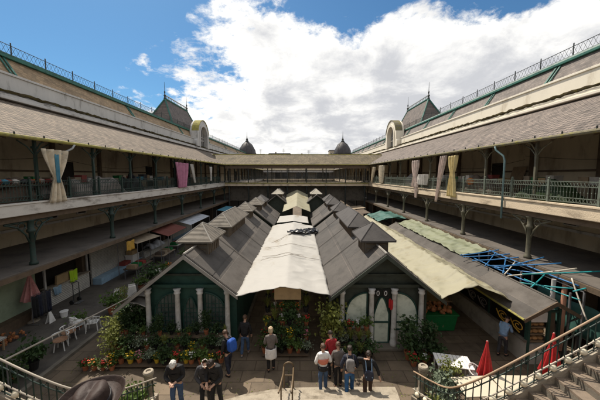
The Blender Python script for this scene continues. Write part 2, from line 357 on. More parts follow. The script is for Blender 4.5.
ORD = ['', 'first', 'second', 'third', 'fourth', 'fifth', 'sixth', 'seventh', 'eighth', 'ninth', 'tenth', 'eleventh', 'twelfth', 'thirteenth', 'fourteenth', 'fifteenth']

# ------------------------------------------------------------------ ground
def sheet(name, x0, x1, y0, y1, z, m):
    return MB().quad((x0,y0,z),(x1,y0,z),(x1,y1,z),(x0,y1,z)).build(name, m, kind='structure')
sheet('ground', -1500, 1500, -300, 3000, -0.012, 'far_ground')
sheet('pavement', -9.8, 17, -6, 92, 0.0, 'paving')
b = MB().box(-17.5, -9.9, -6, 92, -0.10, 0.06).build('pavement', 'asphalt', kind='structure')
MB().box(-9.9, -9.72, -6, 92, -0.05, 0.13).build('kerb', 'stone_apron', kind='structure')
# ------------------------------------------------------------------ gallery wings
CX = -0.5
def wing(side):
    left = side < 0
    nm = 'left' if left else 'right'
    X = lambda d: CX + side * d
    def bx(mb, d0, d1, y0, y1, z0, z1):
        a, c = sorted((X(d0), X(d1))); return mb.box(a, c, y0, y1, z0, z1)
    def sl(mb, d0, z0, d1, z1, y0, y1, t):
        n = Vector((-(z1 - z0), (d1 - d0))).normalized() * t
        pts = [(X(d0), z0), (X(d1), z1), (X(d1 - n.x * 0 + 0), z1 - t), (X(d0), z0 - t)]
        return mb.prism(pts, 'y', y0, y1)
    Y0, Y1 = -6.0, 96.0
    w = thing('gallery_wing', ('shaded two storey market wing on the left, tan mansard roof above long tiled gallery roof' if left else
              'sunlit two storey market wing on the right, cream parapet above long tiled gallery roof'), 'building', (X(16.7), 40, 0))
    par = w; off = w.location.copy()
    def P(mb, name, m, parent=None, **k):
        o = mb.build(name, m, parent or par, **k)
        if parent is None: o.location = -off
        return o
    def PL(mb, name, m, c, **k):           # part with its own origin
        o = mb.build(name, m, par, loc=c, **k); o.location = Vector(c) - off; return o
    P(bx(MB(), 11.8, 16.7, Y0, Y1, 5.9, 6.4), 'gallery_floor', 'edge_white' if left else 'edge_cream', bevel=0.03)
    P(bx(MB(), 11.75, 12.0, Y0, Y1, 6.405, 6.47), 'floor_moulding', 'edge_white' if left else 'edge_cream')
    # underside beam with rhythm of joists
    j = MB(); bx(j, 12.0, 12.25, Y0, Y1, 5.62, 5.897)
    y = -4
    while y < 92: bx(j, 12.26, 16.68, y, y + .16, 5.66, 5.897); y += 1.4
    P(j, 'floor_joists', 'wood_dark')
    P(sl(MB(), 11.7, 9.42, 16.7, 12.05, Y0, Y1, .12), 'gallery_roof', 'gallery_tile_left' if left else 'gallery_tile_right')
    # rafters under the roof
    j = MB(); y = -4
    while y < 92: sl(j, 11.85, 9.36, 16.6, 11.85, y, y + .1, .14); y += 0.92
    P(j, 'rafters', 'wood_dark')
    g = P(MB().tube([(X(11.62), Y0, 9.36), (X(11.62), Y1, 9.36)], .085, 8), 'gutter', 'moss_yellow' if left else 'moss_gutter')
    # shopfront piers
    pr = None; y = 12.7 - 11
    while y < 60:
        o = MB().box(-.22, .22, -.2, .2, .065, 3.24).build('shopfront_pier', 'wood_dark', par) if pr is None else pr.copy()
        if pr is not None: col.objects.link(o); o.parent = par
        pr = o; o.location = Vector((X(14.35), y, 0)) - off; y += 5.5
    y = 5.0; k = 0
    while y < 60:
        s = 'gutter_bracket'
        o = MB().box(-.025, .025, -.02, .02, -.12, .09).blob((0, 0, .10), .035, 6, 4).build(s, 'iron_dark', par); o.location = Vector((X(11.6), y, 9.42)) - off
        y += 1.37; k += 1
    # walls
    P(bx(MB(), 16.7, 17.05, Y0, Y1, 0, 12.05), 'gallery_wall', 'plaster_dirty')
    P(bx(MB(), 16.62, 16.695, Y0, Y1, 7.9, 8.02), 'wall_rail', 'wood_dark')
    P(bx(MB(), 16.55, 16.695, Y0, Y1, 4.35, 4.5), 'wall_ledge', 'plaster_grey')
    pm = 'plaster_grey' if left else 'plaster_cream'  # shade put into the left plaster as grey, sunlight into the right as cream
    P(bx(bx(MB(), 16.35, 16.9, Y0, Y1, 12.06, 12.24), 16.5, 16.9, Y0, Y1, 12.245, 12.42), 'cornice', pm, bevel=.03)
    o = MB()
    o.grid(lambda u, v: (X(16.38 + .5 * v), Y0 + (Y1 - Y0) * u, 12.50 + .10 * random.random() + (.06 if v < .6 else 0)), 420, 3)
    P(o, 'mossy_ledge', 'moss_gutter')
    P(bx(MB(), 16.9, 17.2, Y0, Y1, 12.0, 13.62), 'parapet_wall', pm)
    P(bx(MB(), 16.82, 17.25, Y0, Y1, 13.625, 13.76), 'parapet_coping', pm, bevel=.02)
    P(sl(MB(), 17.2, 13.72, 18.0, 15.0, Y0, Y1, .15), 'mansard_roof', 'mansard_left' if left else 'mansard_right')
    P(bx(MB(), 17.8, 18.15, Y0, Y1, 15.02, 15.16), 'roof_trim', 'trim_green')
    P(bx(MB(), 17.86, 18.1, Y0, Y1, 15.165, 15.29), 'roof_coping', 'trim_green' if left else 'trim_white_green')
    P(bx(MB(), 18.15, 27, Y0, Y1, 14.6, 15.1), 'flat_roof', 'far_dark')
    P(bx(MB(), 26.6, 27, Y0, Y1, 0, 14.6), 'street_wall', 'plaster_grey')
    y = 5.4 if left else 7.0
    while y < 92:
        c = (X(17.15), y, 13.72)
        o = MB(); sl(o, 17.12, 13.80, 17.93, 15.05, y - .07, y + .07, .1); sl(o, 17.12, 13.80, 17.93, 15.05, y - .34, y - .24, .1)
        o = o.build('roof_rib', 'trim_green', par, loc=c); o.location = Vector(c) - off
        y += 12.4 if left else 6.2
    # roof railing (lattice of scrolls) : posts and panels
    pan = MB()
    L = 2.4
    pan.tube([(0, 0, .62), (0, L, .62)], .022, 5); pan.tube([(0, 0, .06), (0, L, .06)], .022, 5)
    for i in range(8):
        a = i * L / 8; pan.tube([(0, a, .06), (0, a + L / 8, .62)], .010, 4); pan.tube([(0, a + L / 8, .06), (0, a, .62)], .010, 4)
    proto_pan = pan.build('roof_railing_panel', 'iron_dark', par); post = MB().box(-.025, .025, -.025, .025, 0, .76).blob((0, 0, .79), .04, 6, 4).build('roof_railing_post', 'iron_dark', par)
    y = 4.0; first = True
    while y < 92:
        for pr in (proto_pan, post):
            o = pr if first else pr.copy()
            if not first: col.objects.link(o); o.parent = par
            o.location = Vector((X(18.0), y, 15.29)) - off
        first = False; y += L
    # upper posts with curved brace
    def upost():
        m = MB().box(-.055, .055, -.055, .055, 0, 3.1).box(-.1, .1, -.1, .1, 0, .25).box(-.1, .1, -.1, .1, 2.55, 2.65)
        m.tube([(0, 0, 2.1), (-side * .08, 0, 2.5), (-side * .3, 0, 2.8), (-side * .45, 0, 2.86)], .03, 5)
        m.tube([(0, 0, 2.2), (0, .35, 2.6), (0, .8, 2.85)], .03, 5).tube([(0, 0, 2.2), (0, -.35, 2.6), (0, -.8, 2.85)], .03, 5)
        return m
    ups = upost().build('gallery_post', 'iron_green' if left else 'iron_drab', par)
    y = 5.9 if left else 6.3; first = True
    while y < 92:
        o = ups if first else ups.copy()
        if not first: col.objects.link(o); o.parent = par
        o.location = Vector((X(12.1), y, 6.4)) - off; first = False; y += 3.66
    # lower cast-iron columns with scrolled brackets
    def lcol():
        m = MB().lathe([(.17, 3.485), (.17, 3.6), (.115, 3.66), (.10, 5.0), (.17, 5.05), (.17, 5.15), (.12, 5.2), (.13, 5.55), (.2, 5.62)], k=12)
        for sg in (-1, 1):
            m.tube([(0, sg * .1, 4.55), (0, sg * .25, 4.95), (0, sg * .6, 5.35), (0, sg * 1.15, 5.56)], .045, 6)
            pts = [(0, sg * .42 + .17 * math.cos(a * math.pi / 5), 5.35 + .17 * math.sin(a * math.pi / 5)) for a in range(11)]
            m.tube(pts, .028, 5)
            m.tube([(0, sg * 1.15, 5.56), (0, 0, 5.56)], .04, 5)
        return m
    lc = lcol().build('gallery_column', 'iron_green' if left else 'iron_drab', par, smooth=True)
    y = (12.7 - 5.5 * 2) if left else (13.7 - 5.6 * 2); first = True
    while y < 92:
        o = lc if first else lc.copy()
        if not first: col.objects.link(o); o.parent = par
        o.location = Vector((X(12.1), y, 0)) - off; first = False; y += 5.5 if left else 5.6
    # pilasters and openings on the gallery wall
    pil = bx(MB(), 0, 0.001, 0, 0.001, 0, 0.001); pil = MB().box(-.12, .12, -.13, .13, 0, 5.2).build('wall_post', 'wood_dark', par)
    y = 6.0; first = True
    while y < 92:
        o = pil if first else pil.copy()
        if not first: col.objects.link(o); o.parent = par
        o.location = Vector((X(16.6), y, 6.4)) - off; first = False; y += 4.4
    rnd = random.Random(5 if left else 9)
    y = 9.3
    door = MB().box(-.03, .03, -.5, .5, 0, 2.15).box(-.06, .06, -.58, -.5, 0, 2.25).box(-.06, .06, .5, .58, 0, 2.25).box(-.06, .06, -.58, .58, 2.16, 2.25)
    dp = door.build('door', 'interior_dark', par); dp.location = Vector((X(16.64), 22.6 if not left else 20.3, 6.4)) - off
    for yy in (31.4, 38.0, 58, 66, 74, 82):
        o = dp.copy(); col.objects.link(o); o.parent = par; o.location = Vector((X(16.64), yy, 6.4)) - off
    win = MB().box(-.04, .04, -.38, .38, -.32, .32)
    wp = win.build('window', 'interior_dark', par); fr = MB().box(-.06, .06, -.44, -.38, -.38, .38).box(-.06, .06, .38, .44, -.38, .38).box(-.06, .06, -.38, .38, -.38, -.32).box(-.06, .06, -.38, .38, .32, .38).build('frame', 'plaster_grey', wp)
    y = 11.0; first = True
    while y < 62:
        if first: o = wp
        else:
            o = wp.copy(); col.objects.link(o); o.parent = par; f2 = fr.copy(); col.objects.link(f2); f2.parent = o
        o.location = Vector((X(16.66), y, 5.05)) - off; first = False; y += 2.6
    # flat roof over the ground floor shops
    P(bx(MB(), 11.7, 16.69, Y0, Y1, 3.25, 3.48), 'shop_roof', 'shop_roof', bevel=.02)
    P(bx(MB(), 11.62, 11.695, Y0, Y1, 3.2, 3.42), 'shop_roof_edge', 'wood_dark')
    # dark shop fronts below
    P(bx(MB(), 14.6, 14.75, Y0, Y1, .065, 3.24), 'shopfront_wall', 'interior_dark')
    # arched gable over the crossing
    yc = 48.6
    prof = []; R1 = 2.5
    prof = [(yc - 3.1, 12.5), (yc - 3.1, 13.3), (yc - 2.7, 13.7), (yc - 2.7, 14.3)]
    for i in range(13):
        a = math.pi - math.pi * i / 12; prof.append((yc + 2.7 * math.cos(a), 14.3 + 2.7 * math.sin(a)))
    prof += [(yc + 2.7, 13.7), (yc + 3.1, 13.3), (yc + 3.1, 12.5)]
    inner = [(yc - 1.7, 12.5)] + [(yc + 1.7 * math.cos(math.pi - math.pi * i / 12), 14.3 + 1.7 * math.sin(math.pi - math.pi * i / 12)) for i in range(13)] + [(yc + 1.7, 12.5)]
    m = MB(); a, c = sorted((X(16.25), X(17.6)))
    # ring as quads strip between prof & inner (both 19ish points -> resample)
    def resample(pts, n):
        ds = [0]
        for i in range(1, len(pts)): ds.append(ds[-1] + math.dist(pts[i], pts[i-1]))
        out = []
        for k in range(n + 1):
            t = ds[-1] * k / n
            i = max(j for j in range(len(ds)) if ds[j] <= t + 1e-9); i = min(i, len(pts) - 2)
            f = (t - ds[i]) / (ds[i+1] - ds[i]); out.append((pts[i][0] + (pts[i+1][0] - pts[i][0]) * f, pts[i][1] + (pts[i+1][1] - pts[i][1]) * f))
        return out
    po, pi_ = resample(prof, 28), resample(inner, 28)
    for i in range(28):
        m.prism([po[i], po[i+1], pi_[i+1], pi_[i]], 'x', a, c)
    ag = P(m, 'arched_gable', pm)
    m = MB()
    for i in range(28):
        q0, q1 = pi_[i], pi_[i+1]; cc = (yc, 13.6)
        s0 = (cc[0] + (q0[0]-cc[0]) * 1.16, cc[1] + (q0[1]-cc[1]) * 1.16); s1 = (cc[0] + (q1[0]-cc[0]) * 1.16, cc[1] + (q1[1]-cc[1]) * 1.16)
        m.prism([s0, s1, q1, q0], 'x', *sorted((X(16.13), X(16.25))))
    P(m, 'arch_moulding', pm)
    m = MB(); m.prism(inner, 'x', *sorted((X(16.9), X(17.0)))); aw = P(m, 'arched_window', 'glass_dark')
    m = MB()
    for q in (-1.0, -.35, .35, 1.0): m.box(*sorted((X(16.8), X(16.88))), yc + q - .04, yc + q + .04, 12.5, 14.3 + math.sqrt(max(0, 1.7**2 - q*q)))
    m.box(*sorted((X(16.8), X(16.88))), yc - 1.7, yc + 1.7, 14.2, 14.3)
    o = m.build('glazing_bars', 'plaster_grey', aw)
    mm = MB()
    for i in range(6, 22):
        q0, q1 = po[i], po[i+1]
        mm.prism([q0, q1, (q1[0], q1[1] + .12), (q0[0], q0[1] + .12)], 'x', *sorted((X(16.15), X(17.3))))
    P(mm, 'mossy_arch_coping', 'moss_yellow' if left else 'moss_gutter')
    # mansard tower behind the arch
    d0, d1, ya, yb = 18.3, 22.6, 41.6, 53.0
    dr = 20.3; r0, r1 = 43.6, 51.8; zb, zt = 15.1, 19.4
    A = [(X(d0), ya, zb), (X(d1), ya, zb), (X(d1), yb, zb), (X(d0), yb, zb)]
    T0, T1 = (X(dr), r0, zt), (X(dr), r1, zt)
    m = MB(); m.v = A + [T0, T1]; m.f = [(0, 1, 4), (1, 2, 5, 4), (2, 3, 5), (3, 0, 4, 5), (3, 2, 1, 0)]
    tw = P(m, 'tower_roof', 'tower_slate')
    m = MB()
    for a_, t_ in ((A[0], T0), (A[1], T0), (A[2], T1), (A[3], T1)): m.tube([a_, t_], .13, 6)
    m.tube([T0, T1], .16, 6)
    m.build('tower_hip_trim', 'trim_green', tw)
    m = MB().tube([(X(dr), r0, zt + .55), (X(dr), r1, zt + .55)], .09, 5)
    yy = r0
    while yy <= r1: m.tube([(X(dr), yy, zt), (X(dr), yy, zt + .6)], .05, 4); yy += .55
    m.build('tower_cresting', 'lead_pale', tw)
    for T in (T0, T1):
        MB().lathe([(.22, 0), (.1, .3), (.2, .45), (.06, .7), (.12, 1.0), (.04, 1.2), (.02, 2.5)], T, 8).build('finial', 'iron_dark', tw)
    m = MB(); a_, c_ = sorted((X(18.2), X(22.7)))
    m.box(a_, c_, ya - .1, yb + .1, 14.9, 15.12)
    m.build('tower_gutter', 'trim_green', tw)
    return w
wl = wing(-1); wr = wing(1)

# gallery railings: thing per side, parts: posts and cast panels
def gallery_railing(side):
    X = CX + side * 11.98
    t = thing('gallery_railing', 'cast iron railing along the %s gallery edge, ornate balusters between slim posts' % ('left' if side < 0 else 'right'), 'railing', (X, 8, 6.47))
    L = 2.2
    m = MB()
    for z in (.08, .26, .74, .95): m.box(-.02, .02, .04, L - .04, z - .015, z + .015)
    n = 14
    for i in range(n):
        y = .08 + (L - .16) * (i + .5) / n
        m.tube([(0, y, .26), (0, y, .74)], .014, 4)
        m.blob((0, y, .5), .026, 5, 3)
        for zc, h in ((.17, .075), (.845, .085)):
            m.tube([(0, y - .05, zc - h), (0, y + .05, zc + h)], .012, 4).tube([(0, y + .05, zc - h), (0, y - .05, zc + h)], .012, 4)
    mt = 'iron_green' if side < 0 else 'iron_verdigris'
    pan = m.build('railing_panel', mt, t); po = MB().box(-.045, .045, -.045, .045, -.05, 1.05).blob((0, 0, 1.09), .06, 6, 4).build('railing_post', mt, t)
    k = 0
    while k < 17:
        for pr in (pan, po):
            o = pr if k == 0 else pr.copy()
            if k: col.objects.link(o); o.parent = t
            o.location = (0, -1.9 + k * L, 0)
        k += 1
    return t
gallery_railing(-1); gallery_railing(1)

# ------------------------------------------------------------------ crossing bridge
def bridge():
    t = thing('covered_footbridge', 'covered footbridge with long tiled roof crossing the middle of the market court', 'bridge', (CX, 48.5, 0))
    off = t.location
    def P(m, n, ma, **k):
        o = m.build(n, ma, t, **k); o.location = -off; return o
    xa, xb = CX - 11.74, CX + 11.74
    P(MB().box(xa, xb, 45, 52, 5.9, 6.395), 'bridge_floor', 'edge_cream')
    P(MB().box(xa, xb, 44.93, 44.995, 6.3, 6.45), 'floor_moulding', 'moss_yellow')
    P(MB().prism([(44.9, 9.42), (48.5, 11.22), (48.5, 11.08), (44.9, 9.28)], 'x', xa - 3, xb + 3), 'bridge_roof', 'bridge_tile')
    P(MB().prism([(52.1, 9.42), (48.5, 11.22), (48.5, 11.08), (52.1, 9.28)], 'x', xa - 3, xb + 3), 'bridge_roof', 'bridge_tile')
    P(MB().tube([(xa, 44.82, 9.36), (xb, 44.82, 9.36)], .09, 6), 'gutter', 'moss_yellow')
    P(MB().tube([(xa - 3, 48.5, 11.24), (xb + 3, 48.5, 11.24)], .1, 6), 'ridge_tiles', 'moss_yellow')
    P(MB().box(xa, xb, 45.0, 45.1, 8.75, 9.25), 'bridge_valance', 'wood_dark')
    n = 0; x = xa + .3
    po = MB().box(-.07, .07, -.07, .07, 0, 3.0)
    for yy in (45.15, 51.85):
        for i in range(8):
            o = MB().box(-.07, .07, -.07, .07, 0, 3.0).build('bridge_post', 'iron_dark', t); o.location = Vector((xa + .6 + i * (xb - xa - 1.2) / 7, yy, 6.4)) - off
            o = MB().lathe([(.2, 0), (.14, .4), (.13, 5.6), (.24, 5.88)], k=8).build('bridge_column', 'iron_dark', t); o.location = Vector((xa + .6 + i * (xb - xa - 1.2) / 7, yy, 0)) - off
    for yy in (45.1, 51.9):
        m = MB()
        for z in (6.5, 7.35): m.box(xa, xb, yy - .02, yy + .02, z - .02, z + .02)
        x = xa
        while x < xb: m.box(x - .01, x + .01, yy - .01, yy + .01, 6.4, 7.35); x += .16
        P(m, 'bridge_railing', 'iron_dark')
    # timber infill under the bridge (landing walls seen behind the stalls)
    P(MB().box(xa + .5, xb - .5, 46.2, 46.4, 3.4, 5.89), 'lower_screen', 'lantern_side')
    return t
bridge()
# ------------------------------------------------------------------ far end wing and domes
def far_end():
    t = thing('end_wing', 'far end wing of the market closing the court behind the footbridge', 'building', (CX, 94, 0)); off = t.location
    def P(m, n, ma, parent=None, **k):
        o = m.build(n, ma, parent or t, **k)
        if parent is None: o.location = -off
        return o
    xa, xb = CX - 16.6, CX + 16.6
    P(MB().box(xa, xb, 96.1, 97, 0, 13.6), 'gallery_wall', 'plaster_grey')
    P(MB().box(CX - 11.7, CX + 11.7, 91.5, 96, 5.9, 6.39), 'gallery_floor', 'edge_cream')
    P(MB().prism([(91.3, 9.42), (96.1, 11.9), (96.1, 11.75), (91.3, 9.27)], 'x', CX - 11.7, CX + 11.7), 'gallery_roof', 'bridge_tile')
    P(MB().box(CX - 11.7, CX + 11.7, 91.6, 91.75, 8.6, 9.25), 'valance', 'plaster_grey')
    for i in range(9):
        o = P(MB().box(-.9 + CX - 9.6 + i * 2.4, .9 + CX - 9.6 + i * 2.4, 96.0, 96.09, 6.5, 8.5), 'window', 'glass_dark' if i % 3 else 'white_panel')
    for i in range(9):
        x = CX - 11.2 + i * 2.8
        P(MB().box(x - .06, x + .06, 91.7, 91.82, 6.39, 9.3), 'gallery_post', 'iron_dark')
        P(MB().box(x - .15, x + .15, 91.7, 92.0, 0, 5.89), 'gallery_column', 'iron_dark')
    P(MB().box(xa, xb, 97, 106, 12, 13.4), 'flat_roof', 'far_dark')
far_end()
def dome(x, lab):
    t = thing('domed_tower', lab, 'tower', (x, 98, 0))
    MB().lathe([(3.3, 0), (3.3, 12.6), (3.5, 12.7), (3.5, 13.1), (3.1, 13.2), (3.1, 14.2), (3.3, 14.3), (3.3, 14.6), (3.0, 14.65)], k=8).build('tower_wall', 'plaster_grey', t)
    MB().lathe([(3.05, 14.65), (3.0, 15.4), (2.8, 16.3), (2.4, 17.3), (1.7, 18.3), (.9, 19.0), (.45, 19.3), (.35, 19.6)], k=20).build('dome', 'dome_slate', t, smooth=True)
    m = MB()
    for i in range(8):
        a = i * math.pi / 4; m.tube([(3.08 * math.cos(a), 3.08 * math.sin(a), 14.6), (2.84 * math.cos(a), 2.84 * math.sin(a), 16.3), (1.74 * math.cos(a), 1.74 * math.sin(a), 18.3), (.45 * math.cos(a), .45 * math.sin(a), 19.35)], .08, 5)
    m.build('dome_ribs', 'far_dark', t)
    MB().lathe([(.6, 19.3), (.6, 19.5), (.3, 19.9), (.42, 20.2), (.14, 20.6), (.08, 21.5), (.03, 22.9)], k=8).build('finial', 'iron_dark', t)
dome(-18.6, 'dark domed turret with a spike above the left end of the footbridge roof')
dome(15.0, 'dark domed turret with a spike near the right end of the footbridge roof')
t = thing('distant_block', 'plain beige block rising far behind the footbridge roof, left of a dome', 'building', (25, 205, 0))
MB().box(-3.2, 3.2, 0, 9, 0, 25.5).build('wall', 'far_beige', t); MB().box(-3.4, 3.4, -.2, 9.2, 25.51, 26.1).build('roof', 'far_dark', t)
for i in range(3): MB().box(-2.4 + i * 1.9, -1.4 + i * 1.9, -.05, -.004, 22, 23.6).build('window', 'glass_dark', t)
for i, (x, w_, h_) in enumerate([(-23, 5, 18.6), (-11, 7, 19.0), (3, 6, 18.2)]):
    t = thing('distant_house', ['low dark roofline far behind the footbridge roof, nearest the left dome', 'widest low dark roofline far behind the middle of the footbridge roof', 'low dark roofline far behind the footbridge roof, left of the beige block'][i], 'building', (x, 150, 0))
    MB().box(-w_, w_, 0, 8, 0, h_ - 1).build('wall', 'far_beige', t)
    MB().prism([(-w_ - .3, h_ - 1), (w_ + .3, h_ - 1), (w_ * .8, h_ + .4), (-w_ * .8, h_ + .4)], 'y', -.3, 8.3).build('roof', 'far_dark', t)
    MB().box(-w_ * .4, -w_ * .4 + .8, 3, 4, h_ + .3, h_ + 1.3).build('chimney', 'far_beige', t)
    m = MB().tube([(w_ * .3, 2, h_), (w_ * .3, 2, h_ + 3)], .08, 4)
    for q in (1.6, 2.2, 2.8): m.tube([(w_ * .3 - .9, 2, h_ + q), (w_ * .3 + .9, 2, h_ + q)], .06, 4)
    m.build('aerial', 'iron_dark', t)

# ------------------------------------------------------------------ pavilions of the central block
def lantern(parent, off, xc, ya, yb, ze, zt, hw, mroof, mside):
    d = .82
    m = MB().box(xc - hw + .28, xc + hw - .28, ya + .3, yb - .3, ze - 1.25, ze - .02)
    body = m.build('roof_lantern', mside, parent); body.location = -off
    n = MB()
    if yb - ya > 3: r0, r1 = ya + 1.1, yb - 1.1
    else: r0, r1 = (ya + yb) / 2 - .08, (ya + yb) / 2 + .08
    lo = [(xc - hw, ya, ze), (xc + hw, ya, ze), (xc + hw, yb, ze), (xc - hw, yb, ze)]
    lo2 = [(x, y, z - .07) for x, y, z in lo]
    n.v = lo + [(xc, r0, zt), (xc, r1, zt)] + lo2
    n.f = [(0, 1, 4), (1, 2, 5, 4), (2, 3, 5), (3, 0, 4, 5), (6, 7, 1, 0), (7, 8, 2, 1), (8, 9, 3, 2), (9, 6, 0, 3), (9, 8, 7, 6)]
    n.build('lantern_roof', mroof, body)
    h = MB()
    for a, c in ((lo[0], (xc, r0, zt)), (lo[1], (xc, r0, zt)), (lo[2], (xc, r1, zt)), (lo[3], (xc, r1, zt)), ((xc, r0, zt), (xc, r1, zt))): h.tube([a, c], .03, 4)
    h.build('hip_strip', 'batten' if mroof != 'lantern_dark' else 'lantern_dark', body)
    l = MB(); y = ya + .42
    while y < yb - .4:
        for sx in (xc - hw + .265, xc + hw - .265): l.box(sx - .02, sx + .02, y, y + .05, ze - .95, ze - .1)
        y += .28
    for i in range(4): l.box(xc - hw + .34, xc + hw - .34, ya + .265, ya + .295, ze - .85 + i * .2, ze - .8 + i * .2)
    l.build('louvre', 'wood_dark', body)
def pavilion(xc, y0, y1, hl, hr, zr, lans, label, mroof, mlan, front=None, cream=False):
    t = thing('market_pavilion', label, 'pavilion', (xc, y0 + .5, 0)); off = t.location.copy()
    def P(m, n, ma, parent=None, **k):
        o = m.build(n, ma, parent or t, **k)
        if parent is None: o.location = -off
        return o
    s = .80
    for h, sg in ((hl, -1), (hr, 1)):
        pts = [(xc, zr), (xc + sg * h, zr - s * h), (xc + sg * h, zr - s * h - .09), (xc, zr - .12)]
        r = P(MB().prism(pts, 'y', y0, y1), 'roof', mroof)
        m = MB(); y = y0 + .03
        L = Vector((sg * h, 0, -s * h)); k = 0
        while y < y1:
            a = Vector((xc + sg * .03, y, zr + .012)); m.hexa([a, a + Vector((0, .05, 0)), a + Vector((0, .05, 0)) + L, a + L], [q + Vector((0, 0, .02)) for q in (a, a + Vector((0, .05, 0)), a + Vector((0, .05, 0)) + L, a + L)])
            y += 3.9; k += 1
        for f in (.52,):
            a = Vector((xc, y0, zr + .014)) + L * f; b_ = Vector((xc, y1, zr + .014)) + L * f
            m.tube([a, b_], .016, 4)
        m.build('roof_seams', mroof, r)
    m = MB().tube([(xc, y0, zr + .01), (xc, y1, zr + .01)], .05, 6); P(m, 'ridge_cap', 'batten' if not cream else 'lantern_cream')
    hw = 2.05
    zw = zr - s * hw - .14
    P(MB().prism([(xc - hw, 0), (xc + hw, 0), (xc + hw, zw), (xc, zr - .16), (xc - hw, zw)], 'y', y0 + .62, y1 - .3), 'pavilion_wall', 'facade_green' if front == 'left' else 'facade_dark')
    for la in lans: lantern(t, off, xc, la[0], la[1], zr + .25 + (la[3] if len(la) > 3 else 0), zr + .95 + (la[3] if len(la) > 3 else 0), .83, la[2] if len(la) > 2 else mlan, 'lantern_side')
    if front:
        yf = y0 + .5       # facade plane
        # verge boards
        for h, sg in ((hl, -1), (hr, 1)):
            pts = [(xc, zr - .02), (xc + sg * h, zr - s * h - .02), (xc + sg * h, zr - s * h - .17), (xc, zr - .2)]
            P(MB().prism(pts, 'y', y0 - .05, y0 - .004), 'verge_board', 'facade_dark' if front == 'right' else 'batten')
        P(MB().box(xc - 1.62, xc + 1.62, yf - .06, yf + .1, 2.72, 2.86), 'lintel', 'facade_green' if front == 'left' else 'facade_dark')
        P(MB().box(xc - 1.08, xc + 1.08, yf - .0, yf + .1, 3.25, 3.32), 'gable_rail', 'facade_dark')
        cols = [-1.8, -.5, .5, 1.7]
        for c in cols:
            m = MB().lathe([(.15, 0), (.15, .25), (.12, .3), (.115, 1.0), (.10, 2.45), (.14, 2.5), (.14, 2.56), (.11, 2.6), (.17, 2.71)], (xc + c, yf - .14, 0), 12)
            P(m, 'column', 'column_white', smooth=True)
        pane = 'pane_dark' if front == 'left' else 'pane_mint'
        def window(poly, name='arched_window'):
            cx_ = sum(p[0] for p in poly) / len(poly); cz = sum(p[1] for p in poly) / len(poly)
            m = MB().prism(poly, 'y', yf + .03, yf + .08)
            w = P(m, name, pane)
            f = MB()
            for i in range(len(poly)):
                a, c = poly[i], poly[(i + 1) % len(poly)]
                f.tube([(a[0], yf + .02, a[1]), (c[0], yf + .02, c[1])], .035, 5)
            f.build('frame', 'facade_green', w)
            g = MB(); x0_, x1_ = min(p[0] for p in poly), max(p[0] for p in poly); z0_, z1_ = min(p[1] for p in poly), max(p[1] for p in poly)
            if front == 'left':
                x = x0_ + .14
                while x < x1_ - .05:
                    # top of polygon at x
                    tops = []
                    for i in range(len(poly)):
                        a, c = poly[i], poly[(i + 1) % len(poly)]
                        if (a[0] - x) * (c[0] - x) < 0: tops.append(a[1] + (c[1] - a[1]) * (x - a[0]) / (c[0] - a[0]))
                    if tops: g.box(x - .01, x + .01, yf + .005, yf + .028, z0_, max(tops))
                    x += .16
                z = z0_ + .2
                while z < z1_ - .5: g.box(x0_, x1_, yf + .003, yf + .02, z, z + .02); z += .2
                g.build('lattice', 'facade_green', w)
            else:
                g.box(x0_, x1_, yf - .0, yf + .028, 1.05, 1.13); g.build('transom', 'facade_green', w)
        # side bays: quarter arches leaning to the centre, middle bay: pointed arch door
        def quarter(sg):
            x0_, x1_ = xc + sg * 1.62, xc + sg * .66
            p = [(x0_, .75), (x1_, .75), (x1_, 2.45)]
            for i in range(1, 8):
                a = math.pi / 2 * i / 8; p.append((x1_ + (x0_ - x1_) * math.sin(a), 1.2 + 1.25 * math.cos(a) ** .8))
            p.append((x0_, 1.2))
            return p
        window(quarter(-1)); window(quarter(1))
        hw_ = .34
        dpoly = [(xc - hw_, .12), (xc + hw_, .12), (xc + hw_, 1.45)] + [(xc + hw_ * (1 - i / 5), 1.45 + .8 * math.sin(i / 5 * math.pi / 2)) for i in range(1, 5)] + [(xc, 2.25)] + [(xc - hw_ * (i / 5), 1.45 + .8 * math.sin((5 - i) / 5 * math.pi / 2)) for i in range(1, 5)] + [(xc - hw_, 1.45)]
        window(dpoly, 'arched_door')
        for c in (-1.15, 1.15): P(MB().box(xc + c - .5, xc + c + .5, yf - .03, yf + .1, .1, .68), 'wall_panel', 'plinth' if front == 'right' else 'facade_green')
        P(MB().box(xc - hw - .15, xc + hw + .15, yf - .45, y1, 0.004, .1), 'plinth', 'stone_apron', bevel=.01)
        if front == 'right':
            for i, ch in enumerate(('0', '0')):
                o = P(MB().box(xc - .32 + i * .34, xc - .08 + i * .34, yf - .05, yf - .02, 2.3, 2.62), 'number_plate', 'sign_black')
                m = MB(); cxx = xc - .2 + i * .34
                m.tube([(cxx + .055 * math.cos(a * math.pi / 6), yf - .056, 2.46 + .1 * math.sin(a * math.pi / 6)) for a in range(13)], .016, 4)
                m.build('digit', 'label_white', o)
            P(MB().grid(lambda u, v: (xc + .24 + .18 * u, yf - .2 - .02 * math.sin(u * 9), 2.25 - .5 * v * (1 - .5 * abs(u - .5)) + .05 * math.sin(u * 6)), 6, 6), 'hanging_cloth', 'umbrella_red', solid=.02)
    return t
XL, XR, ZR = -4.92, 3.67, 4.36
pavilion(XL, 11.35, 26.3, 3.12, 2.25, ZR, [(12.5, 14.9), (16.2, 21.8), (23.4, 25.7)], 'green timber pavilion on the left, lattice arches and white columns under a grey gable', 'roof_left_felt', 'lantern_beige', 'left')
pavilion(XR, 11.35, 26.3, 2.42, 2.62, ZR + .02, [(12.6, 14.8), (16.1, 21.8), (23.4, 25.7)], 'dark timber pavilion on the right, pale arched panes and door between white columns', 'roof_right_felt', 'lantern_dark', 'right')
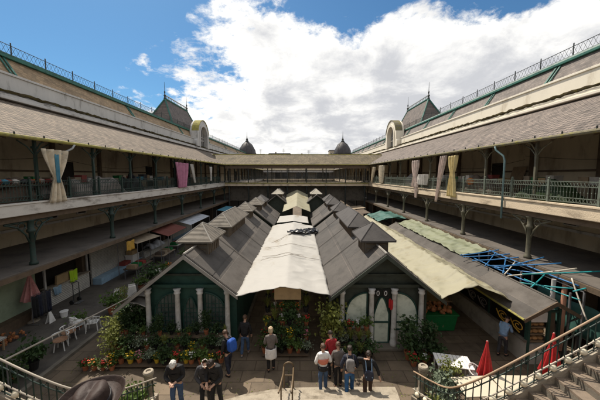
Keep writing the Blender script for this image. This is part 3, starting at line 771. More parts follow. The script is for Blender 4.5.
pavilion(XL + .1, 27.5, 36.2, 2.6, 2.2, ZR - .02, [(28.6, 31, 'lantern_beige'), (32.2, 35.4, 'lantern_dark')], 'second grey roofed pavilion behind the left green pavilion', 'roof_left_felt', 'lantern_beige')
pavilion(XR, 27.5, 36.2, 2.4, 2.4, ZR + .02, [(28.6, 31), (32.2, 35.4)], 'second dark roofed pavilion behind the right timber pavilion', 'roof_right_felt', 'lantern_dark')
pavilion(-3.2, 37.4, 44.4, 2.2, 1.7, ZR + .65, [(38.4, 40.8, 'lantern_cream', -.2), (41.6, 44.0, 'lantern_dark', -.3)], 'small far pavilion left of the distant tarpaulin, just before the footbridge', 'roof_left_felt', 'lantern_cream')
pavilion(2.3, 37.4, 44.4, 1.7, 2.2, ZR + .65, [(38.4, 40.8, 'lantern_cream', -.2), (41.6, 44.0, 'lantern_dark', -.3)], 'small far pavilion right of the distant tarpaulin, just before the footbridge', 'roof_right_felt', 'lantern_cream')

# ------------------------------------------------------------------ tarpaulins
def tent(name, label, xl, xr_, xm, y0, y1, zl, zrr, zm, m, amp=.04, ny=46, sags=5, cat='tarpaulin', wr=.0, seed=1, scal=.0, rise=.0):
    rnd = random.Random(seed); ph = [rnd.uniform(0, 6) for _ in range(8)]
    def fn(u, v):
        y = y0 + (y1 - y0) * u
        if v < .5: f = v / .5; x = xl + (xm - xl) * f; z = zl + (zm - zl) * f
        else: f = (v - .5) / .5; x = xm + (xr_ - xm) * f; z = zm + (zrr - zm) * f
        sag = -amp * 1.2 * abs(math.sin(u * math.pi * sags)) * math.sin(v * math.pi * 2) ** 2
        z += sag + amp * .5 * math.sin(u * 41 + v * 9 + ph[0]) * math.sin(v * 5 + ph[1]) + wr * (2.6 * (1 - abs(mnoise.noise(Vector((x * .8 + seed, y * 1.5 + x * .5, seed))))) ** 5 + 1.2 * mnoise.noise(Vector((x * 2.2, y * 3.1, seed + 4.0))) - 1.6) + amp * .4 * math.sin(u * 17 + ph[4] + v * 3)
        if v in (0, 1): x += scal * math.sin(y * 2.4 + ph[5]) * (1 if v else -1); z -= scal * .4 * abs(math.sin(y * 2.4))
        return (x, y, z + rise * u)
    o = MB().grid(fn, ny * 3, 36).build(name, m, None, smooth=True, solid=.012)
    return tag(o, label, cat)
T1 = tent('tarpaulin', 'long cream white tarpaulin ridge over the central aisle between the two pavilions', -2.72, 1.27, -.62, 11.25, 27.3, 2.62, 2.62, 3.02, 'tarp_white', .05, 70, 6, wr=.022, seed=3, scal=.02)
tent('tarpaulin', 'flat whitish tarpaulin piece over the aisle beyond the long white one', -2.4, .9, -.7, 27.9, 32.4, 2.8, 2.75, 3.0, 'tarp_white', .04, 20, 2, seed=5)
tent('tarpaulin', 'distant cream domed tarpaulin between the far pavilions, before the footbridge', -2.15, 1.3, -.45, 33.2, 44.6, 3.2, 3.2, 3.95, 'tarp_cream', .05, 20, 2, seed=7, rise=1.35)
tent('tarpaulin', 'wrinkled cream tarpaulin tent between the right pavilion and the wooden kiosk', 6.0, 9.0, 7.5, 11.2, 31, 2.50, 2.45, 3.12, 'tarp_cream', .09, 80, 9, wr=.038, seed=9, scal=.02)
tent('tarpaulin', 'sagging mint green tarpaulin behind the kiosk roof by the right shop roof', 9.7, 11.25, 10.5, 16.0, 27, 2.95, 3.35, 3.2, 'tarp_mint', .08, 60, 5, wr=.035, seed=11, scal=.03)
tent('tarpaulin', 'small teal tarpaulin beyond the mint green one', 8.2, 11.2, 9.8, 28.5, 33.5, 2.9, 3.2, 3.3, 'tarp_teal', .10, 30, 4, wr=.03, seed=13, scal=.08)
for k_, (ya_, yb_, xx0, xx1) in enumerate([(15.7, 15.9, -2.3, 1.15), (16.3, 16.1, -2.3, .2), (18.4, 18.3, -2.4, 1.1), (19.4, 23.0, -2.2, .1), (19.9, 23.6, -1.8, .3)]):
    m = MB().tube([(xx0 + (xx1 - xx0) * i / 14, ya_ + (yb_ - ya_) * i / 14 + .05 * math.sin(i * .9 + k_), 3.055 - .195 * abs(xx0 + (xx1 - xx0) * i / 14 + .62) + .012 * math.sin(i)) for i in range(15)], .011, 5)
    m.build('rope', 'awning_beige', T1)
# torn black sheet lying on the white tarpaulin
rnd = random.Random(4); m = MB()
for i in range(26):
    u = rnd.random() ** .7; x = -.6 + 1.8 * u; y = 21.8 + 2.6 * u + rnd.uniform(-.7, .7) * (.4 + u)
    l, w_ = rnd.uniform(.5, 1.3), rnd.uniform(.2, .55); a = rnd.uniform(-.6, .9)
    z = 3.02 - .2 * abs(x + .6) + .10
    dx, dy = math.cos(a) * l / 2, math.sin(a) * l / 2; nx, ny = -math.sin(a) * w_, math.cos(a) * w_
    m.grid(lambda s, q: (x + dx * (2*s-1) + nx * (q - .5), y + dy * (2*s-1) + ny * (q - .5), z + .07 * math.sin(s * 7 + i * 2) * math.sin(q * 3 + i) + rnd.uniform(0, .07)), 7, 4)
tag(m.build('torn_sheet', 'plastic_black', solid=.008), 'torn black plastic sheet lying crumpled on the white tarpaulin', 'plastic sheet')
# ------------------------------------------------------------------ kiosk on the right
def kiosk():
    t = thing('kiosk', 'long low wooden kiosk with grey felt gable roof, bread shelves in its near end', 'kiosk', (9.85, 10.6, 0)); off = t.location.copy()
    def P(m, n, ma, parent=None, **k):
        o = m.build(n, ma, parent or t, **k)
        if parent is None: o.location = -off
        return o
    xc, zr = 9.85, 2.86; xa, xb, ya, yb = 9.2, 10.5, 10.6, 28.0
    for sg, h in ((-1, 1.2), (1, .95)):
        pts = [(xc, zr), (xc + sg * h, zr - .58 * h), (xc + sg * h, zr - .58 * h - .07), (xc, zr - .09)]
        r = P(MB().prism(pts, 'y', 10.15, yb), 'roof', 'roof_left_felt')
        P(MB().prism([(xc, zr + .01), (xc + sg * h, zr - .58 * h + .01), (xc + sg * h, zr - .58 * h - .14), (xc, zr - .16)], 'y', 10.09, 10.146), 'verge_board', 'wood_dark')
    P(MB().tube([(xc, 10.15, zr + .01), (xc, yb, zr + .01)], .04, 6), 'ridge_cap', 'roof_left_felt')
    P(MB().tube([(xc - 1.22, 10.12, zr - .72), (xc - 1.22, yb, zr - .72)], .045, 6), 'gutter', 'moss_yellow')
    P(MB().tube([(xb + .4, 10.2, 2.3), (xb + .25, 10.25, 2.1), (xb + .1, 10.4, 1.9), (xb + .08, 10.5, .1)], .035, 6), 'drainpipe', 'iron_dark')
    P(MB().box(xa, xb, 11.3, yb, .08, 2.1), 'back_store', 'interior_dark')
    # side: plinth, dark signboard band, posts
    P(MB().box(xa - .02, xa + .08, ya, 24, .0, .95), 'counter_wall', 'plinth')
    P(MB().box(xa - .12, xa + .14, ya - .02, 24, .955, 1.02), 'counter_top', 'stone_apron')
    y = ya
    k = 0
    while y < 24:
        P(MB().box(xa - .03, xa + .07, y, y + .1, 1.025, 2.3), 'post', 'facade_green')
        b = P(MB().box(xa - .01, xa + .03, y + .14, y + 2.1, 1.06, 1.72), 'signboard', 'sign_black')
        m = MB()
        r_ = random.Random(k + 3)
        # scrolling golden ornament painted on the board
        for q in range(2):
            yy = y + .45 + q * .85
            pts = [(xa - .016, yy + .3 * math.cos(a * .55) * (1 - a / 22), 1.38 + .2 * math.sin(a * .55) * (1 - a / 22)) for a in range(16)]
            m.tube(pts, .024, 5)
            m.tube([(xa - .016, yy - .1, 1.14), (xa - .016, yy + .2, 1.22), (xa - .016, yy + .45, 1.5)], .03, 5)
        m.build('scroll_ornament', 'sign_yellow' if k < 1 else 'cloth_grey', b)
        y += 2.2; k += 1
    # near end: frame and bread shelves
    for x in (xa, 9.98, xb - .1): P(MB().box(x, x + .09, ya - .04, ya + .05, 0, 2.35 if x != 9.98 else 2.62), 'post', 'facade_green')
    P(MB().box(xa + .1, xb - .1, ya - .02, ya + .04, 2.2, 2.28), 'lintel', 'facade_green')
    P(MB().box(xa + .1, 9.97, ya - .03, ya + .55, .0, .85), 'front_counter', 'plinth')
    P(MB().box(xa + .1, 9.97, ya + .0, ya + .03, 1.78, 2.19), 'paper_notice', 'label_white')
    P(MB().box(10.1, xb - .12, ya + .1, ya + .14, .0, 2.18), 'door', 'wood_dark')
    for i, z in enumerate((.9, 1.2, 1.5)):
        P(MB().box(xa + .1, 9.97, ya + .05, ya + .6, z, z + .03), 'shelf', 'wood_pale')
    return t
kiosk()
n = 0
for i, z in enumerate((.93, 1.23, 1.53)):
    for j in range(3):
        o = MB().blob((0, 0, .085), .14, 8, 5, (1, .8, .6), .06).build('bread_loaf', 'bread', None, smooth=True, loc=(0, 0, 0))
        o.location = (9.42 + j * .24, 10.8, z - .0)
        tag(o, '%s loaf from the left on the %s shelf at the near end of the kiosk' % (ORD[j + 1], ('bottom', 'middle', 'top')[i]), 'bread', 'loaves on the kiosk shelves')
# green bin full of fruit
t = thing('produce_bin', 'bright green produce bin heaped with red goods under the cream tent', 'bin', (6.85, 13.3, 0))
m = MB(); lo = [(-.75, -.4, .05), (.75, -.4, .05), (.75, .5, .05), (-.75, .5, .05)]; hi = [(-.85, -.48, .85), (.85, -.48, .85), (.85, .58, .85), (-.85, .58, .85)]
m.hexa(lo, hi).build('bin', 'bin_green', t, bevel=.03)
MB().box(-.9, .9, -.53, .63, .85, .92).build('rim', 'bin_green', t, bevel=.02)
m = MB(); r_ = random.Random(3)
for i in range(70): m.blob((r_.uniform(-.75, .75), r_.uniform(-.4, .5), .93 + r_.uniform(0, .22)), r_.uniform(.07, .12), 6, 4)
tag(m.build('produce_heap', 'fruit_mix', smooth=True, loc=(0, 0, 0)), 'heap of small red and green produce filling the green bin', 'produce', kind='stuff').location = (6.85, 13.3, 0)
# wooden stall of goods under the cream tent
t = thing('market_stall', 'dark wooden stall counter with crates beneath the cream tarpaulin tent', 'stall', (7.3, 15.5, 0))
MB().box(-.9, .9, -1, 3.5, .05, .8).build('counter', 'wood_dark', t); MB().box(-1, 1, -1.1, 3.6, .8, .86).build('counter_top', 'wood_pale', t)
for x in (-.9, .9):
    for y in (-1, 3.4): MB().box(x - .04, x + .04, y - .04, y + .04, .86, 2.3).build('post', 'wood_dark', t)

# ------------------------------------------------------------------ open frames with blue straps on the right
def strap(a, b, m, label, r=.035, sag=.03, cat='bar'):
    a, b = Vector(a), Vector(b); mid = (a + b) / 2
    pts = [a.lerp(b, i / 8) - Vector((0, 0, sag * 4 * (i / 8) * (1 - i / 8))) - mid for i in range(9)]
    mb = MB(); d = (b - a); n = Vector((-d.y, d.x, 0)).normalized() * r * 1.6
    mb.tube(pts, .03, 6)
    o = mb.build('frame_bar', m, None, smooth=True); o.location = mid
    return tag(o, label, cat, 'bars over the open stall frames')
S = [((9.4, 15.8, 3.0), (11.16, 15.1, 3.52), 'strap_blue', 'blue bar nearest the mint tarpaulin edge'),
     ((9.4, 15.5, 3.0), (11.16, 14.3, 3.52), 'strap_blue', 'second blue bar from the mint tarpaulin edge'),
     ((9.5, 14.8, 3.0), (11.16, 13.7, 3.52), 'strap_blue', 'third blue bar from the mint tarpaulin edge'),
     ((9.7, 13.7, 3.08), (11.9, 12.2, 3.70), 'strap_blue', 'fourth blue bar from the mint tarpaulin edge, just before the long pale one'),
     ((9.75, 13.3, 3.08), (11.9, 13.1, 3.70), 'strap_blue', 'blue bar crossing the fourth one at a shallow angle'),
     ((9.8, 12.6, 2.96), (11.9, 11.5, 3.70), 'strap_pale', 'long pale bar running to the salmon pole'),
     ((9.8, 12.8, 2.96), (11.3, 14.0, 3.3), 'strap_pale', 'pale bar slanting away across the blue ones'),
     ((9.6, 13.9, 3.0), (11.2, 15.4, 3.3), 'strap_blue', 'blue bar slanting away below the mint tarpaulin'),
     ((9.8, 12.9, 2.98), (11.2, 14.6, 3.3), 'strap_blue', 'blue bar slanting away beside the pale slanting one'),
     ((9.9, 11.9, 3.3), (13.2, 10.9, 3.85), 'strap_teal', 'long teal bar passing over the salmon pole'),
     ((9.9, 11.4, 2.9), (11.4, 12.3, 3.3), 'strap_teal', 'teal bar slanting away from the kiosk ridge'),
     ((10.3, 16.0, 2.8), (10.5, 12.2, 2.8), 'strap_blue', 'blue bar running lengthwise under the crossing bars, nearer the kiosk'),
     ((11.1, 15.8, 3.3), (11.1, 10.6, 3.3), 'strap_blue', 'blue bar running lengthwise under the crossing bars, nearer the shop roof'),
     ((10.0, 14.3, 2.9), (11.1, 12.2, 3.2), 'strap_blue', 'longest blue bar slanting across the open frames'),
     ((10.0, 12.2, 2.8), (11.1, 10.8, 3.1), 'strap_teal', 'teal bar slanting towards the stair railing'),
     ((10.6, 12.6, 2.8), (11.0, 10.4, 2.8), 'strap_teal', 'teal bar running lengthwise beside the grey pole'),
     ((10.6, 10.3, 3.2), (12.9, 10.5, 3.75), 'strap_teal', 'lowest teal bar, nearest the stair railing'),
     ((11.1, 10.9, 3.5), (10.9, 10.0, 2.2), 'strap_pale', 'thin pale bar hanging down at the right edge')]
for a, b, m, l in S: strap(a, b, m, l, r=.036)
t = thing('stall_frame', 'grey steel frame of posts carrying the blue bars beside the kiosk roof', 'frame', (10.6, 13, 0))
for y in (-2.6, -.2, 2.9):
    for x in (.0, .55):
        MB().box(x - .03, x + .03, y - .03, y + .03, .07, 3.1).build('post', 'steel', t)
MB().box(.53, .57, -2.6, 2.9, 3.1, 3.14).build('rail', 'steel', t)
o = tag(MB().lathe([(.1, .07), (.09, 3.3)], k=10).build('pole', 'pole_salmon'), 'salmon painted pole standing at the right shop roof edge', 'pole'); o.location = (11.35, 11.4, 0)
o = tag(MB().lathe([(.09, .07), (.08, 3.2)], k=10).build('pole', 'plaster_grey'), 'grey pole standing just left of the salmon one', 'pole'); o.location = (11.0, 11.55, 0)
# goods tables in the right lane
for i, (x, y, l) in enumerate([(12.6, 10.4, 'goods table in the shade below the shop roof at the right edge'), (12.6, 13.6, 'goods table behind the salmon pole in the shade'), (12.6, 17.2, 'goods table under the shop roof below the mint tarpaulin')]):
    t = thing('market_table', l, 'table', (x, y, 0), group='goods tables in the right lane')
    MB().box(-.5, .5, -1.2, 1.2, .72, .78).build('tabletop', 'white_panel', t)
    for sx in (-.42, .42):
        for sy in (-1.1, 1.1): MB().box(sx - .03, sx + .03, sy - .03, sy + .03, 0, .72).build('leg', 'steel', t)
    for k in range(5):
        y0_ = y - 1.1 + k * .46
        o = MB().box(-.35, .35, -.19, .19, 0, .16).box(-.31, .31, -.15, .15, .161, .2).build('crate', ('cardboard', 'wood_dark', 'bin_green', 'box_red', 'wood_pale')[(k + i) % 5]); o.location = (x, y0_ + .2, .785)
        tag(o, '%s crate from the near end, %s' % (ORD[k + 1], ('right edge table', 'table behind the salmon pole', 'table below the mint tarpaulin')[i]), 'crate', 'crates on the right lane tables')

# ------------------------------------------------------------------ left shops and stalls
def shop_unit(y0, y1, kind, label):
    X = -14.55
    t = thing('shop_counter', label, 'shop counter', (X, (y0 + y1) / 2, .06)); h = (y1 - y0) / 2
    if kind == 'mint':
        MB().box(-.05, .05, -h, h, 0, 2.3).build('shutter', 'mint_panel', t); MB().box(-.08, .10, -h, h, 2.31, 2.42).build('lintel', 'plaster_grey', t)
        MB().box(.06, .5, -h, h, 0, .5).build('plinth', 'wood_dark', t)
    elif kind == 'counter':
        MB().box(-.1, .12, -h, h, 0, 1.05).build('counter', 'white_panel', t, bevel=.02); MB().box(-.3, .2, -h, h, 1.055, 1.12).build('counter_top', 'stone_pale', t)
        MB().box(-.05, .05, -h, h, 2.3, 2.75).build('fascia_board', 'plaster_cream', t); MB().box(.0, .08, -h, -h + .1, 1.13, 2.29).build('post', 'plaster_grey', t); MB().box(.0, .08, h - .1, h, 1.13, 2.29).build('post', 'plaster_grey', t)
    elif kind == 'shutter':
        MB().box(-.05, .06, -h, h, 0, 2.75).build('shutter', 'white_panel', t); MB().box(-.04, .10, h - .09, h, 0, 2.9).build('post', 'plaster_grey', t)
        MB().box(.1, .7, -h, h, 0, .45).build('bench', 'bag_blue', t)
    elif kind == 'display':
        MB().box(-.1, .9, -h, h, 0, .12).build('step', 'stone_pale', t); MB().box(-.08, .0, -h, h, 2.5, 2.8).build('fascia_board', 'plaster_cream', t)
        MB().box(.0, .5, -h, h, .13, .7).build('counter', 'white_panel', t)
    return t
shop_unit(10.6, 14.6, 'mint', 'mint green shutter panel at the left edge under the shop roof')
shop_unit(15.1, 18.3, 'counter', 'white shop counter with open front, hi-vis vest hanging on it')
shop_unit(18.6, 23.6, 'shutter', 'white ribbed shutter between two posts in the left shop row')
shop_unit(24.3, 29.6, 'display', 'white display counter on a pale step beyond the dark pier')
shop_unit(30.4, 36.4, 'shutter', 'farthest white shutter of the left shop row, behind the red awning')
def cloth_item(name, label, loc, w, h, m, amp=.06, cat='clothing', axis='y', taper=.8):
    r_ = random.Random(len(name) + int(loc[1] * 7)); p = r_.uniform(0, 6)
    def fn(u, v):
        a = (u - .5) * w * (1 - (1 - taper) * v); d = amp * math.sin(u * 12 + p) * (.3 + v)
        return (d, a, -h * v + .03 * math.sin(u * 9)) if axis == 'y' else (a, d, -h * v + .03 * math.sin(u * 9))
    o = MB().grid(fn, 14, 8).build(name, m, None, smooth=True, solid=.02); o.location = loc
    return tag(o, label, cat)
cloth_item('vest', 'yellow green hi-vis vest hung on the white counter front', (-14.33, 16.9, 1.72), .6, .75, 'hivis', .04)
cloth_item('bag', 'pale blue plastic bag hanging beside the hi-vis vest', (-14.33, 15.7, 1.15), .55, .5, 'bag_blue', .07, 'bag', taper=.6)
o = tag(MB().box(-.06, .06, -.6, .6, 0, .55).build('cardboard_sheet', 'cardboard'), 'brown cardboard sheet leaning behind the hi-vis vest', 'cardboard'); o.location = (-14.5, 16.4, 1.19); o.rotation_euler = (0, R(6), 0)
o = tag(MB().box(-.25, .25, -.4, .4, 0, .3).box(-.23, .23, -.38, .38, .301, .33).build('cardboard_box', 'cardboard'), 'brown cardboard box stacked on the white crate by the shutter', 'box'); o.location = (-14.1, 22.6, 1.12)
o = tag(MB().box(-.25, .25, -.35, .35, 0, .26).box(-.27, .27, -.37, .37, .2, .255).build('crate', 'box_red'), 'red crate on the low bench in front of the shutter', 'crate'); o.location = (-14.1, 21.6, .515)
o = tag(MB().box(-.3, .3, -.45, .45, 0, .6).box(-.33, .33, -.48, .48, .5, .598).build('crate', 'white_plastic'), 'white crate under the cardboard box by the shutter', 'crate'); o.location = (-14.1, 22.6, .515)
m = MB(); r_ = random.Random(8)
m.grid(lambda u, v: (.45 * (v - .5) * 2, (u - .5) * 2.6, .55 * (1 - abs(2 * v - 1) ** 2.5) * (.75 + .25 * math.sin(u * 11)) + .03 * math.sin(u * 31 + v * 9)), 26, 10)
tag(m.build('wrapped_goods', 'awning_white', None, smooth=True, solid=.02), 'pile of goods wrapped in white sheeting on the display counter', 'wrapped goods').location = (-14.15, 26.2, .77)
# hand truck
t = thing('hand_truck', 'dark metal hand truck parked in front of the white counter', 'hand truck', (-13.4, 15.9, .06))
MB().tube([(0, -.22, .15), (0, -.22, 1.15), (-.08, -.18, 1.25), (-.08, .18, 1.25), (0, .22, 1.15), (0, .22, .15)], .022, 6).tube([(0, -.22, .5), (0, .22, .5)], .018, 6).tube([(0, -.22, .85), (0, .22, .85)], .018, 6).build('frame', 'iron_dark', t)
MB().box(0, .28, -.24, .24, .03, .05).build('toe_plate', 'steel', t)
for sy in (-.27, .27): MB().tube([(-.08, sy - .03, .13), (-.08, sy + .03, .13)], .13, 14).build('wheel', 'pot_black', t)
# pink closed umbrella and clothes rack
def parasol(loc, m, label, zt=2.5, zb=1.15, w=.26, pole='white_plastic', tilt=0, sc=1):
    t = thing('parasol', label, 'parasol', loc)
    def fn(u, v):
        z = zt - (zt - zb) * v; a = u * 2 * math.pi
        r = (.035 + w * v ** 1.1) * (1 + .30 * math.sin(a * 8 + v * 1.5) * min(1, v * 2))
        return (r * math.cos(a), r * math.sin(a), z - .06 * abs(math.sin(a * 4)) * v)
    MB().grid(fn, 64, 14).build('canopy', m, t, smooth=True)
    MB().tube([(0, 0, .05), (0, 0, zt + .06)], .022, 8).build('pole', pole, t)
    MB().lathe([(.035, zt - .02), (.04, zt + .02), (.02, zt + .05), (.01, zt + .07)], k=8).build('finial', m, t)
    MB().lathe([(.28, 0), (.28, .06), (.08, .1), (.05, .35)], k=16).build('base', 'stone_pale', t)
    MB().lathe([(w * .62, zb + .52), (w * .66, zb + .48)], k=14).build('tie', m, t)
    t.rotation_euler = (R(tilt), 0, 0)
    return t
parasol((6.46, 9.0, 0), 'umbrella_red', 'closed red parasol standing by the white tables, nearer the stair foot', 1.95, .75, .17)
parasol((8.88, 9.15, 0), 'umbrella_red', 'closed red parasol in front of the kiosk end, the taller looking one', 2.15, .7, .24)
parasol((-14.0, 13.8, .06), 'umbrella_pink', 'faded pink closed umbrella beside the mint green shutter', 2.65, 1.2, .30)
t = thing('clothes_rack', 'dark clothes rack holding black garments below the pink umbrella', 'rack', (-13.6, 13.9, .06))
MB().tube([(0, -.5, .1), (0, -.5, 1.5), (0, .5, 1.5), (0, .5, .1)], .02, 6).tube([(-.3, -.5, .03), (.3, -.5, .03)], .02, 6).tube([(-.3, .5, .03), (.3, .5, .03)], .02, 6).build('frame', 'steel', t)
for i in range(4): cloth_item('garment', ('leftmost', 'second', 'third', 'rightmost')[i] + ' dark garment hanging on the rack below the pink umbrella', (-13.55, 13.55 + i * .24, 1.52), .34, 1.15, ('fabric_black', 'fabric_navy', 'fabric_charcoal', 'fabric_navy')[i], .05)
# easel board
t = thing('easel_board', 'small white A-shaped board standing by the dark clothes rack', 'board', (-13.0, 13.7, .06))
t.scale = (.6, .6, .7)
MB().hexa([(-.2, -.3, 0), (-.16, -.3, 0), (-.16, .3, 0), (-.2, .3, 0)], [(-.02, -.1, .8), (.02, -.1, .8), (.02, .1, .8), (-.02, .1, .8)]).build('panel', 'label_white', t)
MB().hexa([(.16, -.3, 0), (.2, -.3, 0), (.2, .3, 0), (.16, .3, 0)], [(-.0, -.1, .78), (.04, -.1, .78), (.04, .1, .78), (-.0, .1, .78)]).build('panel', 'label_white', t)
o = tag(MB().lathe([(.14, 0), (.18, .3), (.2, .31), (.19, .33)], k=14).build('bucket', 'white_plastic'), 'white bucket on the ground in front of the clothes rack', 'bucket'); o.location = (-12.75, 14.25, .06)
m = MB(); r_ = random.Random(6)
for i in range(80): m.blob((r_.gauss(0, .35), r_.gauss(0, .3), .06 + abs(r_.gauss(0, .12))), r_.uniform(.04, .09), 5, 3)
tag(m.build('produce_pile', 'fruit_mix'), 'low pile of red produce on the ground near the white bucket', 'produce', kind='stuff').location = (-13.7, 11.9, .06)
t = thing('crate_bench', 'low pale bench at the left edge below the mint shutter', 'bench', (-13.3, 10.7, .06))
MB().box(-.4, .4, -.8, .8, .5, .56).build('seat', 'white_panel', t)
for sx in (-.33, .33):
    for sy in (-.7, .7): MB().box(sx - .03, sx + .03, sy - .03, sy + .03, 0, .5).build('leg', 'wood_pale', t)
# awnings
def awning(corners, m, label, amp=.06, posts=True, group=None):
    c = [Vector(q) for q in corners]; cen = sum(c, Vector()) / 4
    t = thing('awning', label, 'awning', (cen.x, cen.y, .06), group=group)
    o3 = Vector((cen.x, cen.y, .06))
    MB().grid(lambda u, v: (c[0].lerp(c[1], u)).lerp(c[3].lerp(c[2], u), v) - o3 - Vector((0, 0, amp * math.sin(v * math.pi) * abs(math.sin(u * 9.4)))), 20, 10).build('canopy', m, t, smooth=True, solid=.02)
    for q in c:
        p = q - o3; MB().tube([(p.x, p.y, 0), (p.x, p.y, p.z)], .025, 6).build('post', 'steel', t)
    return t
awning([(-11.2, 27.8, 2.6), (-11.3, 34.0, 2.6), (-13.4, 34.2, 3.1), (-13.4, 28.4, 3.05)], 'awning_white', 'bluish white sheet canopy tilted towards the lane, beyond the red awning')
awning([(-11.1, 22.8, 2.55), (-11.1, 26.6, 2.6), (-12.8, 26.8, 3.0), (-12.8, 23.0, 3.0)], 'awning_red', 'dull red awning in the left lane')
awning([(-12.0, 19.9, 2.65), (-11.6, 22.5, 2.65), (-13.3, 22.7, 3.0), (-13.6, 20.1, 3.0)], 'awning_beige', 'faded beige awning just before the red one')
cloth_item('cloth', 'orange yellow cloth hanging below the beige awning', (-12.3, 19.6, 2.95), .9, .7, 'awning_yellow', .06, 'cloth', taper=.9)
for i in range(7):      # goods tables along the left lane
    y = 20.6 + i * 3.4; x = -12.4 + (i % 2) * .3
    t = thing('market_table', 'goods table %s along the left lane, counted from the near end' % ORD[i + 1], 'table', (x, y, .06), group='goods tables along the left lane')
    MB().box(-.5, .5, -1.1, 1.1, .72, .78).build('tabletop', ('cloth_brown', 'awning_beige', 'white_panel')[i % 3], t)
    for sx in (-.42, .42):
        for sy in (-1.0, 1.0): MB().box(sx - .03, sx + .03, sy - .03, sy + .03, 0, .72).build('leg', 'steel', t)
    for k in range(4):
        o = MB().box(-.33, .33, -.2, .2, 0, .2).box(-.29, .29, -.16, .16, .201, .25).build('crate', ('wood_pale', 'cloth_brown', 'bin_green', 'awning_beige', 'box_red')[(k * 2 + i) % 5]); o.location = (x, y - .8 + k * .52, .845)
        tag(o, '%s crate on the %s goods table of the left lane' % (ORD[k + 1], ORD[i + 1]), 'crate', 'crates on the left lane tables')
for i in range(6):      # right hand lane beyond the tent : dark stalls
    y = 29 + i * 2.6
    t = thing('market_table', 'goods table %s of the far right lane, counted from the near end' % ORD[i + 1], 'table', (8.2 + (i % 2), y, 0), group='goods tables in the far right lane')
    MB().box(-.5, .5, -.9, .9, .72, .78).build('tabletop', ('cloth_brown', 'awning_beige', 'white_panel')[i % 3], t)
    for sx in (-.42, .42):
        for sy in (-.8, .8): MB().box(sx - .03, sx + .03, sy - .03, sy + .03, 0, .72).build('leg', 'steel', t)
awning([(7.0, 34.6, 2.7), (7.0, 38.5, 2.7), (9.0, 38.6, 2.9), (9.0, 34.6, 2.9)], 'cloth_brown', 'dark brown awning far down the right lane beyond the teal tarpaulin')
awning([(7.4, 39.8, 2.7), (7.4, 43.2, 2.7), (9.6, 43.3, 2.9), (9.6, 39.8, 2.9)], 'awning_beige', 'beige awning at the far end of the right lane')
awning([(-9.4, 36.6, 2.8), (-9.4, 41.5, 2.8), (-11.2, 41.6, 3.0), (-11.2, 36.6, 3.0)], 'cloth_teal', 'dark blue awning at the far end of the left lane')

# ------------------------------------------------------------------ upper gallery goods and draped cloths
def drape(X, y, z0, h, w, m, label, pinch=.55, pw=.25, foot=.7, amp=.05, cat='curtain', name='curtain', shift=0):
    def fn(u, v):
        if v < pinch: f = v / pinch; ww = w * (1 - (1 - pw) * f ** 1.6)
        else: f = (v - pinch) / (1 - pinch); ww = w * (pw + (foot - pw) * f ** .8)
        a = (u - .5) * ww; d = amp * math.sin(u * 22 + v * 2) * (.4 + ww / w)
        return (d, a + shift * v, -h * v)
    o = MB().grid(fn, 40, 22).build(name, m, None, smooth=True, solid=.012); o.location = (X, y, z0)
    return tag(o, label, cat)
XLp, XRp = CX - 11.66, CX + 11.66
drape(-12.2, 13.85, 8.95, 2.6, 1.5, 'cloth_cream', 'large cream curtain tied in the middle, hanging from the left gallery eave', .55, .26, .75, .09)
cloth_item('towel', 'narrow blue green towel hanging in front of the cream tied curtain', (-12.08, 13.8, 8.7), .22, 1.4, 'cloth_teal', .02, 'towel')
drape(-12.2, 28.6, 8.95, 2.55, 3.0, 'cloth_pink', 'bright pink cloth bulging over the left gallery railing', .5, .92, .7, .12, 'cloth', 'cloth')
drape(-12.15, 31.0, 8.9, 2.1, .9, 'cloth_white', 'white cloth hanging beside the pink one', .5, .8, .5, .05, 'cloth', 'cloth', .9)
drape(-12.2, 37.8, 8.8, 1.9, 1.0, 'cloth_white', 'narrow pale cloth hanging farther along the left gallery', .5, .6, .6, .05, 'cloth', 'cloth')
drape(11.2, 26.9, 9.1, 2.6, 1.7, 'cloth_pinkbeige', 'pinkish beige tied curtain beyond the bundle on the right gallery', .6, .4, .8, .07)
drape(11.22, 26.6, 7.0, 1.5, .8, 'cloth_pinkbeige', 'ragged pinkish cloth end trailing below the right gallery floor edge', .6, .6, .4, .05, 'cloth', 'cloth')
drape(11.2, 25.2, 7.75, .95, 2.0, 'cloth_white', 'bundled pale cloth laid over the right gallery railing', .5, .8, .7, .12, 'cloth', 'cloth')
drape(11.2, 21.7, 9.2, 3.7, 1.0, 'cloth_pinkbeige', 'pale pinkish curtain beside the yellow one on the right gallery', .5, .5, .25, .06, shift=.9)
drape(11.18, 20.3, 9.1, 3.0, 1.25, 'cloth_yellow', 'yellow tied curtain hanging at the right gallery eave', .42, .38, .8, .08)
drape(11.25, 38.2, 9.0, 2.4, 2.4, 'cloth_cream', 'cream bag shaped curtain hanging far along the right gallery', .6, .6, .5, .12)
drape(11.25, 42.0, 8.9, 2.6, 1.6, 'cloth_cream', 'farthest slanting cream curtain on the right gallery near the footbridge', .7, .4, .3, .08, shift=1.6)
